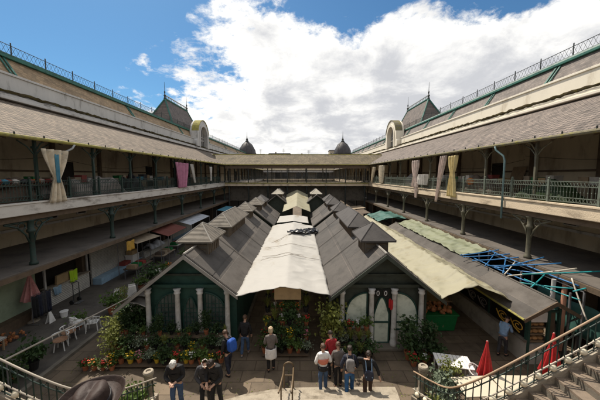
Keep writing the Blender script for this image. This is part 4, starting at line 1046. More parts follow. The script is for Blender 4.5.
# drainpipe on the right
o = MB().tube([(11.02, 15.75, 9.3), (11.05, 15.7, 9.1), (11.2, 15.3, 8.75), (11.22, 15.2, 8.5), (11.22, 15.2, 5.3)], .05, 8).build('drainpipe', 'pipe_blue', None, smooth=True)
tag(o, 'blue grey drainpipe running down from the right gallery gutter', 'drainpipe')
o = MB().tube([(-12.05, 14.9, 9.3), (-12.1, 14.8, 9.1), (-12.35, 14.2, 8.7)], .05, 8).build('drainpipe', 'lead_pale', None, smooth=True)
tag(o, 'short bent pale drainpipe end above the cream curtain', 'drainpipe')
def heap(loc, lx, ly, h, m, label, seed, name='covered_goods', cat='covered goods'):
    r_ = random.Random(seed); ph = [r_.uniform(0, 6) for _ in range(5)]
    def fn(u, v):
        e = (1 - abs(2 * u - 1) ** 3) * (1 - abs(2 * v - 1) ** 3)
        z = h * e ** .5 * (.72 + .16 * math.sin(u * 9 + ph[0]) + .12 * math.sin(u * 17 + v * 5 + ph[1]) + .08 * math.sin(v * 13 + ph[2])) + .02 * math.sin(u * 50 + v * 20)
        return ((v - .5) * lx, (u - .5) * ly, max(z, 0))
    o = MB().grid(fn, 34, 14).build(name, m, None, smooth=True, solid=.015); o.location = loc
    return tag(o, label, cat)
heap((-13.3, 11.9, 6.41), 1.5, 3.4, 1.25, 'cloth_brown', 'dark brown covered heap on the left gallery left of the cream curtain', 1)
heap((-13.2, 14.1, 6.41), 1.0, 1.2, 1.15, 'cloth_grey', 'dark striped heap just left of the cream curtain', 2)
heap((-13.3, 17.9, 6.41), 1.3, 4.6, 1.35, 'cloth_grey', 'long grey sheeted heap on the left gallery right of the cream curtain', 3)
heap((-13.4, 21.6, 6.41), 1.2, 2.2, 1.5, 'fabric_black', 'black bags heaped on the left gallery before the pink cloth', 4)
heap((-13.4, 33.6, 6.41), 1.2, 3.4, 1.5, 'cloth_brown', 'brown heap on the left gallery beyond the pink cloth', 5)
heap((12.6, 13.9, 6.41), 1.2, 3.0, 1.05, 'leaf_dark', 'low dark green heap behind the right gallery railing near the picture edge', 6)
heap((12.6, 18.9, 6.41), 1.2, 3.4, 1.3, 'cloth_brown', 'dark brown heap behind the railing between drainpipe and yellow curtain', 7)
heap((12.6, 30.6, 6.41), 1.2, 3.4, 1.4, 'cloth_grey', 'grey heap far along the right gallery beyond the curtains', 8)
r_ = random.Random(2)
for i in range(9):
    o = MB().blob((0, 0, .12), .17, 7, 5, (1, 1, .7), .12).build('bundle', ('box_red', 'cloth_teal', 'awning_red', 'cloth_white', 'fabric_charcoal', 'awning_red', 'petal_orange', 'cloth_pinkbeige', 'box_red')[i], None, smooth=True)
    o.location = (-12.75 + r_.uniform(-.1, .1), 11.5 + i * .30, 7.28)
    tag(o, '%s %s bundle from the left, beside the cream curtain' % (ORD[i + 1], ('red', 'teal', 'dull red', 'white', 'charcoal', 'dull red', 'orange', 'pinkish', 'red')[i]), 'bundle', 'bundles of goods on the left gallery')
t = thing('gallery_bench', 'long plank bench carrying the small bundles behind the left gallery railing', 'bench', (-12.8, 12.9, 6.4))
MB().box(-.25, .25, -2.1, 2.3, .84, .88).build('plank', 'wood_dark', t)
for y in (-1.9, 2.1): MB().box(-.2, .2, y - .03, y + .03, 0, .84).build('leg', 'wood_dark', t)
o = tag(MB().blob((0, 0, .25), .28, 8, 6, (1, 1, .9), .1).build('bundle', 'petal_orange', None, smooth=True), 'orange bundle at the railing beside the yellow curtain on the right gallery', 'bundle'); o.location = (12.0, 19.4, 7.0)
t = thing('wooden_board', 'brown board leaning against the right gallery wall', 'board', (15.6, 20.2, 6.4))
MB().hexa([(-.1, -.6, 0), (-.05, -.6, 0), (-.05, .6, 0), (-.1, .6, 0)], [(.45, -.6, 1.9), (.5, -.6, 1.9), (.5, .6, 1.9), (.45, .6, 1.9)]).build('panel', 'wood_pale', t); MB().box(-.12, -.02, -.6, .6, 0, .06).build('batten', 'wood_dark', t)

# stock kept on the upper galleries: tables with boxes, crates by the wall, wires
gr = random.Random(31)
CM = ['cardboard', 'wood_pale', 'cloth_white', 'box_red', 'cloth_teal', 'fabric_charcoal', 'awning_beige', 'bin_green', 'white_plastic', 'plinth']
CN = ['brown', 'wooden', 'white', 'dull red', 'teal', 'charcoal', 'beige', 'green', 'bright white', 'grey']
for sd, x, ys in ((-1, -14.9, (12.6, 15.6, 19.0, 22.8, 26.4, 30.2, 35.0)), (1, 14.2, (12.8, 16.2, 20.0, 23.8, 27.8, 32.0))):
    sn = 'left' if sd < 0 else 'right'
    for k, y in enumerate(ys):
        t = thing('gallery_table', '%s goods table from the near end on the %s upper gallery' % (ORD[k + 1], sn), 'table', (x, y, 6.4), group='goods tables on the upper galleries')
        MB().box(-.4, .4, -1.1, 1.1, .78, .83).build('tabletop', 'wood_dark', t)
        for sx in (-.34, .34):
            for sy in (-1.0, 1.0): MB().box(sx - .03, sx + .03, sy - .03, sy + .03, 0, .779).build('leg', 'wood_dark', t)
        for q in range(4):
            ci = gr.randrange(10); h = gr.uniform(.2, .55); w_ = gr.uniform(.18, .25)
            o = MB().box(-.26, .26, -w_, w_, 0, h).box(-.27, .27, -w_ - .01, w_ + .01, h * .82, h - .004).build('box', CM[ci]); o.location = (x, y - .8 + q * .53, 7.235)
            tag(o, '%s %s box along the %s goods table of the %s gallery' % (ORD[q + 1], CN[ci], ORD[k + 1], sn), 'box', 'boxes on the gallery tables')
    for k in range(3):
        y0_, y1_ = 8 + k * 11, 19 + k * 11
        o = MB().tube([(x + sd * 1.2, y0_ + (y1_ - y0_) * i / 12, 9.0 - .5 * math.sin(math.pi * i / 12) - .25 * k) for i in range(13)], .014, 4).build('cable', 'iron_dark')
        tag(o, '%s sagging cable from the near end under the %s gallery roof' % (ORD[k + 1], sn), 'cable', 'cables under the gallery roofs')
o = tag(MB().grid(lambda u, v: (11.75 + .05 * math.sin(u * 14), 10.2 + 3.0 * u, 2.3 - 1.4 * v + .05 * math.sin(u * 9)), 20, 6).build('screen_cloth', 'tarp_teal', None, smooth=True, solid=.015), 'teal sheet hung below the bars behind the salmon pole', 'cloth')
# ------------------------------------------------------------------ grand stair
def pt(path, s):      # point and tangent at arc length s
    for a, b in zip(path, path[1:]):
        l = (Vector(b[:2]) - Vector(a[:2])).length
        if s <= l: f = s / l; return Vector(a).lerp(Vector(b), f), (Vector(b[:2]) - Vector(a[:2])).normalized()
        s -= l
    return Vector(b), (Vector(b[:2]) - Vector(a[:2])).normalized()
def smooth_path(P, n=6):
    P = [Vector(p) for p in P]; out = []
    for i in range(len(P) - 1):
        p0, p1, p2, p3 = P[max(i-1, 0)], P[i], P[i+1], P[min(i+2, len(P)-1)]
        for k in range(n):
            t = k / n; out.append(.5 * ((2*p1) + (-p0 + p2)*t + (2*p0 - 5*p1 + 4*p2 - p3)*t*t + (-p0 + 3*p1 - 3*p2 + p3)*t**3))
    out.append(P[-1]); return out
def plen(p): return sum((Vector(b[:2]) - Vector(a[:2])).length for a, b in zip(p, p[1:]))
PR = smooth_path([(3.72, 8.45, 1.30), (3.98, 7.75, 1.50), (4.10, 7.05, 1.88), (4.36, 6.48, 2.52), (4.9, 6.22, 3.10), (6.0, 6.18, 3.80), (7.1, 6.15, 4.50), (9.3, 6.15, 5.9), (11.2, 6.15, 7.1)])
PL_ = smooth_path([(-4.55, 8.15, 1.30), (-4.80, 7.65, 1.50), (-4.98, 7.0, 1.85), (-5.10, 6.4, 2.3), (-5.6, 6.02, 2.78), (-6.9, 5.95, 3.50), (-8.9, 5.95, 4.7), (-12.0, 5.95, 6.6)])
def flight(path, side, label, rlabel):
    H = .98
    t = thing('stair_flight', label, 'stairs', (path[0].x, path[0].y, 0)); off = t.location.copy()
    L = plen(path); treads = MB(); body = MB(); s = .25; st = .30; sharp = 1.55
    k = 0
    while s < L:
        a, ta = pt(path, s); b, tb = pt(path, min(s + st + .02, L))
        na, nb = Vector((ta.y, -ta.x)) * -side * -1, Vector((tb.y, -tb.x)) * -side * -1
        # inner side: to the right of travel when the flight climbs right
        na = Vector((ta.y, -ta.x)) * side; nb = Vector((tb.y, -tb.x)) * side
        z = a.z - H + .08
        ia, ib = Vector(a[:2]) + na * sharp, Vector(b[:2]) + nb * sharp
        q = [(a.x, a.y), (b.x, b.y), (ib.x, ib.y), (ia.x, ia.y)]
        if side < 0: q = q[::-1]
        z2 = z + random.uniform(-.004, .004)
        treads.hexa([(x, y, z2 - .05) for x, y in q], [(x, y, z2) for x, y in q])
        body.hexa([(x, y, max(-.005, z2 - .9)) for x, y in q], [(x, y, z2 - .055) for x, y in q])
        s += st; k += 1
    o = treads.build('treads', 'stone_step', t); o.location = -off
    o = body.build('stair_body', 'stone_apron', t); o.location = -off
    # stringer curb (white)
    m = MB(); n = len(path)
    for a, b in zip(path, path[1:]):
        d = Vector((b.x - a.x, b.y - a.y)).normalized(); nn = Vector((d.y, -d.x)) * .07
        za, zb = a.z - H, b.z - H
        m.hexa([(a.x - nn.x, a.y - nn.y, za - .3), (a.x + nn.x, a.y + nn.y, za - .3), (a.x + nn.x, a.y + nn.y, za + .14), (a.x - nn.x, a.y - nn.y, za + .14)],
               [(b.x - nn.x, b.y - nn.y, zb - .3), (b.x + nn.x, b.y + nn.y, zb - .3), (b.x + nn.x, b.y + nn.y, zb + .14), (b.x - nn.x, b.y - nn.y, zb + .14)])
    o = m.build('stringer', 'stone_pale', t); o.location = -off
    # railing
    r = thing('stair_railing', rlabel, 'railing', (path[0].x, path[0].y, 0))
    def P(m, nme, ma, **kw): o = m.build(nme, ma, r, **kw); o.location = -off; return o
    P(MB().tube([(p.x, p.y, p.z) for p in path], .024, 8), 'handrail', 'rail_wood' if side > 0 else 'rail_white', smooth=True)
    P(MB().tube([(p.x, p.y, p.z - .17) for p in path], .016, 6), 'middle_rail', 'iron_green')
    P(MB().tube([(p.x, p.y, p.z - .60) for p in path], .02, 6), 'lower_rail', 'rail_white')
    P(MB().tube([(p.x, p.y, p.z - .80) for p in path], .016, 6), 'bottom_rail', 'iron_green')
    s = .12
    kk = 0
    while s < L - .1:
        p, tt = pt(path, s)
        m = MB().tube([(p.x, p.y, p.z - .84), (p.x, p.y, p.z - .02)], .014, 5)
        if kk < 100: P(m, 'baluster', 'iron_green')
        p2, t2 = pt(path, s + .082)
        if kk % 2 == 0 and kk < 100:
            c = Vector((p2.x, p2.y, p2.z - .70)); n3 = Vector((t2.y, -t2.x, 0)); u = Vector((t2.x, t2.y, 0))
            lo = [c + n3 * -.018 + u * .085 * math.cos(a * math.pi / 8) + Vector((0, 0, .085 * math.sin(a * math.pi / 8))) for a in range(16)]
            P(MB().blob(c, .088, 12, 8), 'rail_ball', 'medallion', smooth=True)
            pts = [c + Vector((0, 0, .62)) + u * .06 * math.cos(a * math.pi / 5) + Vector((0, 0, .06 * math.sin(a * math.pi / 5))) for a in range(11)]
            P(MB().tube(pts, .01, 4), 'ring', 'iron_green')
        s += .165; kk += 1
flight(PR, 1, 'stone stair flight climbing to the right from the stair foot', 'green iron stair railing with warm handrail and cream balls, climbing right')
flight(PL_, -1, 'stone stair flight climbing to the left behind the hat wearer', 'green iron stair railing with white handrail, climbing left')
def newel(loc, label):
    t = thing('newel_post', label, 'newel post', loc)
    MB().box(-.2, .2, -.2, .2, 0, .25).build('base', 'stone_pale', t, bevel=.02)
    MB().lathe([(.15, .25), (.14, .3), (.13, 1.0), (.16, 1.05)], k=16).build('shaft', 'stone_pale', t, smooth=True)
    MB().lathe([(.14, 1.05), (.165, 1.09), (.165, 1.17), (.14, 1.21), (.08, 1.21), (.07, 1.17), (.01, 1.17)], k=18).build('cap', 'stone_pale', t)
newel((-5.05, 8.6, 0), 'round topped white stone newel post at the foot of the left railing')
newel((4.22, 8.85, 0), 'round topped white stone newel post at the foot of the right railing')
# central steps
t = thing('central_steps', 'broad pale stone steps between the two newel posts at the bottom of the picture', 'steps', (-.4, 9.1, 0)); off = t.location.copy()
def edge(i):
    o_ = -.30 * i
    e = [(-4.9, 8.0), (-3.6, 8.25), (-2.75, 8.55), (-1.9, 8.88), (-1.0, 9.08), (-.2, 9.17), (1.5, 9.2), (3.4, 9.2)]
    return [(x * (1 - .02 * i) - .4 * .02 * i, y + o_) for x, y in e]
for i in range(9):
    z = .14 + i * .15; e = edge(i)
    if i < 8: e2 = [(x, y - .34) for x, y in e]
    else: e2 = [(x, 4.2) for x, y in e]
    poly = e + e2[::-1]
    m = MB()
    for k in range(len(e) - 1):
        q = [e2[k], e2[k + 1], e[k + 1], e[k]]
        m.hexa([(x, y, -.004) for x, y in q], [(x, y, z) for x, y in q])
    o = m.build('step', 'stone_pale', t); o.location = -off
# centre handrail
t = thing('centre_handrail', 'looped bronze handrail standing on the central steps', 'handrail', (-.4, 9.2, 0))
for sx, nme in ((-.17, 'rail'), (.17, 'rail')):
    MB().tube([(sx, -.05, .95), (sx, -.45, .98), (sx, -2.4, 1.95)], .028, 8).build(nme, 'brass', t, smooth=True)
    MB().tube([(sx, -.05, -.05), (sx, -.05, .95)], .024, 8).build('post', 'brass', t)
    MB().tube([(sx, -1.5, .6), (sx, -1.5, 1.5)], .024, 8).build('post', 'brass', t)
MB().tube([(.17 * math.cos(a * math.pi / 10), -.05, .95 + .16 * math.sin(a * math.pi / 10)) for a in range(11)], .028, 8).build('loop', 'brass', t, smooth=True)
MB().tube([(-.17, -.05, .62), (.17, -.05, .62)], .02, 6).build('crossbar', 'brass', t)
# terrace that carries the viewpoint
MB().box(-7, 6.5, -3, .75, -.005, 6.05).build('viewing_terrace', 'stone_step'); tag(bpy.data.objects['viewing_terrace'], 'stone terrace block above the central steps, from which the court is seen', 'terrace')
MB().box(-4, 3, .76, 2.6, -.005, 4.42).build('lower_landing', 'stone_step'); tag(bpy.data.objects['lower_landing'], 'lower stone landing in front of the terrace where the hat wearer stands', 'landing')
# sloping rail along the kerb on the left
t = thing('kerb_rail', 'thin pale rail sloping along the kerb in front of the white chairs', 'rail', (-9.86, 12, .13))
MB().tube([(0, -3.4, 1.42), (0, 3.5, .50)], .035, 8).build('rail', 'rail_white', t)
for y in (-3.3, 3.4): MB().tube([(0, y, 0), (0, y, 1.42 - (y + 3.4) * .1333)], .025, 6).build('post', 'steel', t)

# ------------------------------------------------------------------ white tables and chairs
def chair_white():
    t = thing('plastic_chair', 'x', 'chair', (0, 0, 0))
    MB().grid(lambda u, v: ((u - .5) * .44, (v - .5) * .44, .44 - .02 * math.sin(v * 3.1) * math.sin(u * 3.1)), 8, 8).build('seat', 'white_plastic', t, smooth=True, solid=.025)
    m = MB()
    def arc(z, r, a0=-200, a1=20): return [(r * math.cos(R(a0 + (a1 - a0) * i / 14)), -r * math.sin(R(a0 + (a1 - a0) * i / 14)) * -1 * -1, z) for i in range(15)]
    top = [(.27 * math.cos(R(-15 + 210 * i / 16)), .26 * math.sin(R(-15 + 210 * i / 16)), .64 + .16 * max(0, math.sin(R(-15 + 210 * i / 16)))) for i in range(17)]
    m.tube(top, .025, 6)
    for i in range(4, 13): p = top[i]; m.tube([p, (p[0] * .8, p[1] * .82, .45)], .014, 5)
    m.build('backrest', 'white_plastic', t, smooth=True)
    for sx, sy in ((-1, -1), (1, -1), (-1, 1), (1, 1)):
        MB().tube([(sx * .25, sy * .24, 0), (sx * .21, sy * .2, .44)] + ([(sx * .26, -.07, .62)] if sy < 0 else []), .022, 6).build('leg', 'white_plastic', t)
    return t
ch = chair_white(); ch['group'] = 'white plastic chairs by the left kerb'
ch.location = (-10.2, 12.95, .06); ch.rotation_euler = (0, 0, R(200)); ch['label'] = 'white plastic chair standing apart, right of the stacked chairs'
dup(ch, (-10.75, 12.65, .06), 160, 'white plastic chair at the bottom of the stack of two')
dup(ch, (-10.75, 12.65, .18), 160, 'white plastic chair on top of the stack of two')
def round_chair(loc, rz, label):
    t = thing('wicker_chair', label, 'chair', loc, rz, 'wicker seated chairs by the left kerb')
    MB().lathe([(.05, .43), (.25, .44), (.28, .46), (.26, .48), (.02, .47)], k=18).build('seat', 'wicker', t)
    m = MB().tube([(.30 * math.cos(R(-20 + 220 * i / 16)), .29 * math.sin(R(-20 + 220 * i / 16)), .68) for i in range(17)], .026, 6)
    for a in (0, 60, 120, 180): m.tube([(.30 * math.cos(R(a)), .29 * math.sin(R(a)), .68), (.26 * math.cos(R(a)), .25 * math.sin(R(a)), .46)], .018, 5)
    m.build('backrest', 'white_plastic', t, smooth=True)
    for a in (45, 135, 225, 315): MB().tube([(.27 * math.cos(R(a)), .27 * math.sin(R(a)), 0), (.2 * math.cos(R(a)), .2 * math.sin(R(a)), .44)], .022, 6).build('leg', 'white_plastic', t)
round_chair((-10.5, 11.45, .06), 20, 'brown wicker seated chair with white frame, nearest the viewer by the kerb')
round_chair((-10.65, 12.05, .06), 170, 'brown wicker seated chair between the nearest one and the stacked white chairs')
def white_table(loc, rz, lx, ly, label, m='cream_plastic', slats=False, z=.92):
    t = thing('terrace_table', label, 'table', loc, rz, 'white tables behind the right stair railing')
    if slats:
        mb = MB(); n = int(lx / .13)
        for i in range(n): mb.box(-lx/2 + i * lx / n + .008, -lx/2 + (i + 1) * lx / n - .008, -ly/2, ly/2, z - .03, z)
        mb.build('tabletop', m, t)
    else: MB().box(-lx/2, lx/2, -ly/2, ly/2, z - .035, z).build('tabletop', m, t, bevel=.012)
    for sx in (-1, 1):
        for sy in (-1, 1): MB().box(sx * (lx/2 - .07) - .025, sx * (lx/2 - .07) + .025, sy * (ly/2 - .07) - .025, sy * (ly/2 - .07) + .025, 0, z - .036).build('leg', m, t)
white_table((5.75, 9.75, 0), -12, 1.25, .75, 'slatted white table farthest back, left of the nearer red parasol', 'white_plastic', True, .74)
white_table((6.4, 7.35, 0), 1, 1.35, .85, 'cream table closest to the stair wall, left of its companion')
white_table((7.9, 7.3, 0), -2, 1.35, .85, 'cream table closest to the stair wall, right of its companion')
white_table((5.75, 8.3, 0), 3, 1.3, .85, 'cream table seen through the railing just right of the potted shrub')
white_table((7.12, 8.35, 0), -2, 1.35, .85, 'cream table in the middle between the two red parasols')
white_table((8.52, 8.35, 0), 2, 1.35, .85, 'cream table below the taller looking red parasol')
c2 = dup(ch, (6.35, 9.3, 0), 30, 'white plastic chair beside the nearer red parasol', 'white chairs of the terrace')

# ------------------------------------------------------------------ plants
def leaves(mb, rnd, n, fn, size, asp=2.2, droop=.3):
    for i in range(n):
        c = Vector(fn(rnd)); d = Vector((rnd.gauss(0, 1), rnd.gauss(0, 1), rnd.gauss(.25, .7))).normalized()
        s = size * rnd.uniform(.6, 1.3); w_ = d.cross(Vector((rnd.gauss(0, 1), rnd.gauss(0, 1), 1))).normalized() * s / asp
        e = c + d * s; mid = c + d * s * .5 + Vector((0, 0, s * .12)); e.z -= s * droop
        mb.quad(c, mid + w_, e, mid - w_)
def pot(t, r=.12, h=.2, m='terracotta'):
    MB().lathe([(r * .7, 0), (r, h), (r * 1.1, h + .002), (r * 1.1, h + .03), (r * .9, h + .03), (r * .85, h - .02)], k=12).build('pot', m, t)
def plant_proto(kind, seed):
    rnd = random.Random(seed); t = thing('potted_plant', 'x', 'plant', (0, 0, -50)); f = MB()
    if kind == 'bushy':
        pot(t); leaves(f, rnd, 230, lambda r: (r.gauss(0, .12), r.gauss(0, .12), .32 + abs(r.gauss(0, .13))), .09); lm = 'leaf_mid'
    if kind == 'dark':
        pot(t, .13, .22, 'pot_black'); leaves(f, rnd, 260, lambda r: (r.gauss(0, .15), r.gauss(0, .15), .35 + abs(r.gauss(0, .2))), .11); lm = 'leaf_dark'
        f.tube([(0, 0, .2), (0, 0, .5)], .012, 4)
    if kind == 'spiky':
        pot(t, .12, .2, 'pot_black'); lm = 'leaf_light'
        for i in range(46):
            a = rnd.uniform(0, 6.28); l = rnd.uniform(.35, .6); o_ = rnd.uniform(.1, .35); p = [Vector((0, 0, .2)), Vector((math.cos(a) * o_ * .5, math.sin(a) * o_ * .5, .2 + l * .7)), Vector((math.cos(a) * o_, math.sin(a) * o_, .2 + l * rnd.uniform(.6, 1)))]
            w_ = Vector((-math.sin(a), math.cos(a), 0)) * .014; f.quad(p[0] - w_, p[0] + w_, p[1] + w_, p[1] - w_); f.quad(p[1] - w_, p[1] + w_, p[2])
    if kind == 'tall':
        pot(t, .15, .26, 'terracotta'); lm = 'leaf_dark'
        for i in range(4): f.tube([(0, 0, .2), (rnd.uniform(-.12, .12), rnd.uniform(-.12, .12), 1.2)], .012, 4)
        leaves(f, rnd, 420, lambda r: (r.gauss(0, .17), r.gauss(0, .17), r.uniform(.45, 1.5)), .12)
    if kind == 'palegreen':
        pot(t, .15, .26, 'terracotta'); lm = 'leaf_light'
        for i in range(4): f.tube([(0, 0, .2), (rnd.uniform(-.15, .15), rnd.uniform(-.15, .15), 1.1)], .012, 4)
        leaves(f, rnd, 330, lambda r: (r.gauss(0, .18), r.gauss(0, .18), r.uniform(.4, 1.4)), .10)
    if kind == 'grey':
        pot(t, .12, .2, 'pot_black'); leaves(f, rnd, 240, lambda r: (r.gauss(0, .12), r.gauss(0, .12), .3 + abs(r.gauss(0, .12))), .08); lm = 'leaf_grey'
    if kind in ('yellow', 'red', 'white', 'pink', 'orange'):
        pot(t, .11, .17, 'pot_yellow' if kind == 'yellow' else 'terracotta'); lm = 'leaf_mid'
        leaves(f, rnd, 170, lambda r: (r.gauss(0, .09), r.gauss(0, .09), .24 + abs(r.gauss(0, .08))), .08)
        g = MB()
        for i in range(22 if kind != 'white' else 15):
            a = rnd.uniform(0, 6.28); q = rnd.uniform(0, .17); c = (q * math.cos(a), q * math.sin(a), .38 + rnd.uniform(-.05, .08) - q * .3)
            g.blob(c, rnd.uniform(.022, .04), 6, 3, (1, 1, .6))
        g.build('blossoms', 'petal_' + kind, t)
    f.build('foliage', lm, t)
    return t
KW = {'bushy': 'bushy green plant', 'dark': 'dark leafy plant', 'spiky': 'spiky pale plant', 'tall': 'tall dark plant', 'palegreen': 'tall pale plant', 'grey': 'greyish plant',
      'yellow': 'yellow flowers', 'red': 'red flowers', 'white': 'white flowers', 'pink': 'pink flowers', 'orange': 'orange flowers'}
PROT = {k: plant_proto(k, i * 7 + 1) for i, k in enumerate(KW)}
_used = set(); prng = random.Random(77)
def put(kind, x, y, z, label, group, sc=1.0):
    p = PROT[kind]; rz = prng.uniform(0, 360); s = sc * prng.uniform(.88, 1.12)
    if kind not in _used: _used.add(kind); p.location = (x, y, z); p.rotation_euler = (0, 0, R(rz)); p.scale = (s,) * 3; p['label'] = KW[kind] + ', ' + label; p['group'] = group; return p
    return dup(p, (x, y, z), rz, KW[kind] + ', ' + label, group, s)
def tiers(x0, x1, ys, zs, label, mat_='wood_dark'):
    t = thing('flower_stand', label, 'flower stand', ((x0 + x1) / 2, ys[0], 0)); w_ = (x1 - x0) / 2
    for i, (y, z) in enumerate(zip(ys, zs)):
        MB().box(-w_, w_, y - ys[0] - .19, y - ys[0] + .19, z - .04, z).build('shelf', mat_, t)
        for sx in (-w_ + .05, 0, w_ - .05):
            if z > .1: MB().box(sx - .025, sx + .025, y - ys[0] + .1, y - ys[0] + .15, 0, z - .041).build('leg', mat_, t)
ROWN = ['front', 'second', 'third', 'back', 'hanging']
# left stand before the green pavilion
ys, zs = [10.45, 10.85, 11.25], [.14, .45, .85]
tiers(-7.7, -3.1, ys, zs, 'wide tiered wooden flower stand before the left green pavilion')
kinds = [['yellow', 'bushy', 'yellow', 'pink', 'grey', 'yellow', 'dark', 'red', 'yellow', 'white', 'bushy', 'yellow', 'red'],
         ['bushy', 'dark', 'grey', 'white', 'dark', 'spiky', 'bushy', 'dark', 'yellow', 'bushy', 'dark', 'grey'],
         ['tall', 'dark', 'bushy', 'dark', 'tall', 'dark', 'white', 'bushy', 'dark', 'tall', 'dark', 'spiky']]
for r0, (y, z, ks) in enumerate(zip(ys, zs, kinds)):
    for i, k in enumerate(ks):
        put(k, -7.5 + i * (4.25 / (len(ks) - 1)) + prng.uniform(-.07, .07), y + prng.uniform(-.07, .07), z, '%s from left in %s row before the green pavilion' % (ORD[i + 1], ROWN[r0]), 'plants on the left flower stand', (1.0, .9, .62)[r0])
for i, (x, y, k) in enumerate([(-7.75, 10.7, 'palegreen'), (-8.15, 11.5, 'palegreen'), (-7.8, 12.0, 'tall'), (-7.4, 12.2, 'tall'), (-8.3, 12.4, 'tall'), (-7.0, 12.0, 'tall')]):
    put(k, x, y, 0, '%s in the clump at the green pavilion left corner' % ORD[i + 1], 'tall plants at the pavilion corner', 1.12)
for i in range(4): put('orange' if i % 2 else 'red', -8.5 + i * .35, 10.25, 0.0, '%s from left on the ground left of the left stand' % ORD[i + 1], 'plants on the ground by the left stand', 1.0)
o = tag(MB().grid(lambda u, v: (-.55 + 1.1 * u, -.3 + .7 * v, .16 * math.sin(u * 3.1) + .05 * math.sin(v * 7 + u * 5)), 12, 8).build('white_sheet', 'label_white', None, smooth=True, solid=.015), 'small white sheet hung under the left eave of the green pavilion', 'sheet'); o.location = (-7.55, 12.3, 1.75)
# centre stand under the tarpaulin
ys, zs = [11.15, 11.5, 11.85, 12.2, 12.5], [.12, .5, .95, 1.4, 1.85]
tiers(-1.62, .36, ys, zs, 'tall stepped flower stand in the central aisle under the white tarpaulin')
kinds = [['bushy', 'bushy', 'dark', 'bushy', 'bushy', 'grey'], ['red', 'dark', 'bushy', 'yellow', 'dark', 'pink'], ['yellow', 'spiky', 'white', 'dark', 'white', 'red'], ['spiky', 'white', 'orange', 'bushy', 'orange', 'spiky'], ['spiky', 'red', 'spiky', 'yellow', 'red', 'spiky']]
for r0, (y, z, ks) in enumerate(zip(ys, zs, kinds)):
    for i, k in enumerate(ks):
        put(k, -1.5 + i * (1.78 / 5), y, z, '%s from the left in the %s row of the central stand' % (ORD[i + 1], ['lowest', 'second lowest', 'middle', 'second highest', 'highest'][r0]), 'plants on the central flower stand', .8 if k == 'palegreen' else 1.05)
t = thing('cardboard_board', 'beige cardboard board topping the central flower stand', 'board', (-.55, 11.9, 0))
MB().box(-.6, .6, 0, .04, 2.12, 2.68).build('panel', 'cardboard', t)
for x in (-.55, .55): MB().box(x - .02, x + .02, .041, .08, 0, 2.6).build('post', 'wood_dark', t)
# right stand
ys, zs = [10.75, 11.1, 11.4], [.12, .5, .95]
tiers(1.25, 3.05, ys, zs, 'tiered flower stand before the left bays of the right pavilion')
kinds = [['yellow', 'white', 'dark', 'spiky', 'dark'], ['white', 'grey', 'spiky', 'spiky', 'spiky'], ['spiky', 'white', 'red', 'white', 'bushy']]
for r0, (y, z, ks) in enumerate(zip(ys, zs, kinds)):
    for i, k in enumerate(ks):
        put(k, 1.4 + i * .37, y, z, '%s from the left in the %s row before the right pavilion' % (ORD[i + 1], ['front', 'middle', 'back'][r0]), 'plants on the right flower stand', 1.0)
for i, (x, y, z) in enumerate([(1.4, 11.2, .7), (1.38, 11.5, 1.0)]): 
    put('palegreen', x, y, 0, '%s climbing at the right pavilion left corner' % ORD[i + 1], 'climbing plants at the right pavilion corner', 1.0 + z * .45)
for i, (x, y, k) in enumerate([(4.55, 10.9, 'tall'), (4.95, 11.1, 'dark'), (5.35, 10.9, 'tall'), (5.7, 11.1, 'white'), (5.1, 10.6, 'white'), (4.6, 10.5, 'red'), (5.6, 10.6, 'dark')]):
    put(k, x, y, 0.0, '%s of the group right of the pavilion door' % ORD[i + 1], 'plants right of the pavilion door', 1.1)
# shrubs by the newels and along the left kerb
for i, (x, y, k, s) in enumerate([(4.85, 8.75, 'grey', 2.0), (5.2, 8.95, 'palegreen', .95), (4.6, 8.3, 'grey', 1.6), (4.2, 8.0, 'spiky', 1.3)]):
    put(k, x, y, 0, '%s of those around the right newel post' % ORD[i + 1], 'plants around the right newel post', s)
for i, (x, y, k, s) in enumerate([(-5.3, 8.2, 'bushy', 1.7), (-5.7, 7.9, 'palegreen', .8), (-5.9, 8.3, 'spiky', 1.4), (-5.6, 7.4, 'bushy', 1.8)]):
    put(k, x, y, 0, '%s of those behind the left newel post' % ORD[i + 1], 'plants around the left newel post', s)
for i, (x, y, k, s) in enumerate([(-10.4, 14.6, 'bushy', 1.8), (-10.3, 15.4, 'palegreen', .9), (-10.5, 17.6, 'bushy', 1.8), (-10.3, 18.6, 'dark', 1.8), (-10.4, 20.2, 'bushy', 1.7), (-11.1, 13.2, 'bushy', 1.4),
                                  (-10.5, 10.2, 'dark', 1.5), (-10.7, 9.5, 'bushy', 1.5), (-11.0, 8.9, 'dark', 1.7), (-10.3, 9.0, 'dark', 1.3), (-10.6, 21.6, 'orange', 1.5), (-10.3, 24.0, 'bushy', 1.7)]):
    put(k, x, y, .06, '%s in the loose line along the left kerb' % ORD[i + 1], 'plants along the left kerb', s)
for i, (x, y) in enumerate([(-10.9, 15.9), (-10.5, 16.6), (-10.3, 19.4)]):
    t = thing('white_sack', '%s white paper sack standing in the left lane, counted from the front' % ORD[i + 1], 'sack', (x, y, .06), 25 * i, 'white sacks in the left lane')
    MB().hexa([(-.28, -.18, 0), (.28, -.18, 0), (.28, .18, 0), (-.28, .18, 0)], [(-.2, -.1, .75), (.2, -.1, .78), (.2, .1, .78), (-.2, .1, .75)]).build('sack', 'label_white', t, bevel=.04)
    MB().box(-.19, .19, -.03, .03, .78, .86).build('folded_top', 'label_white', t)

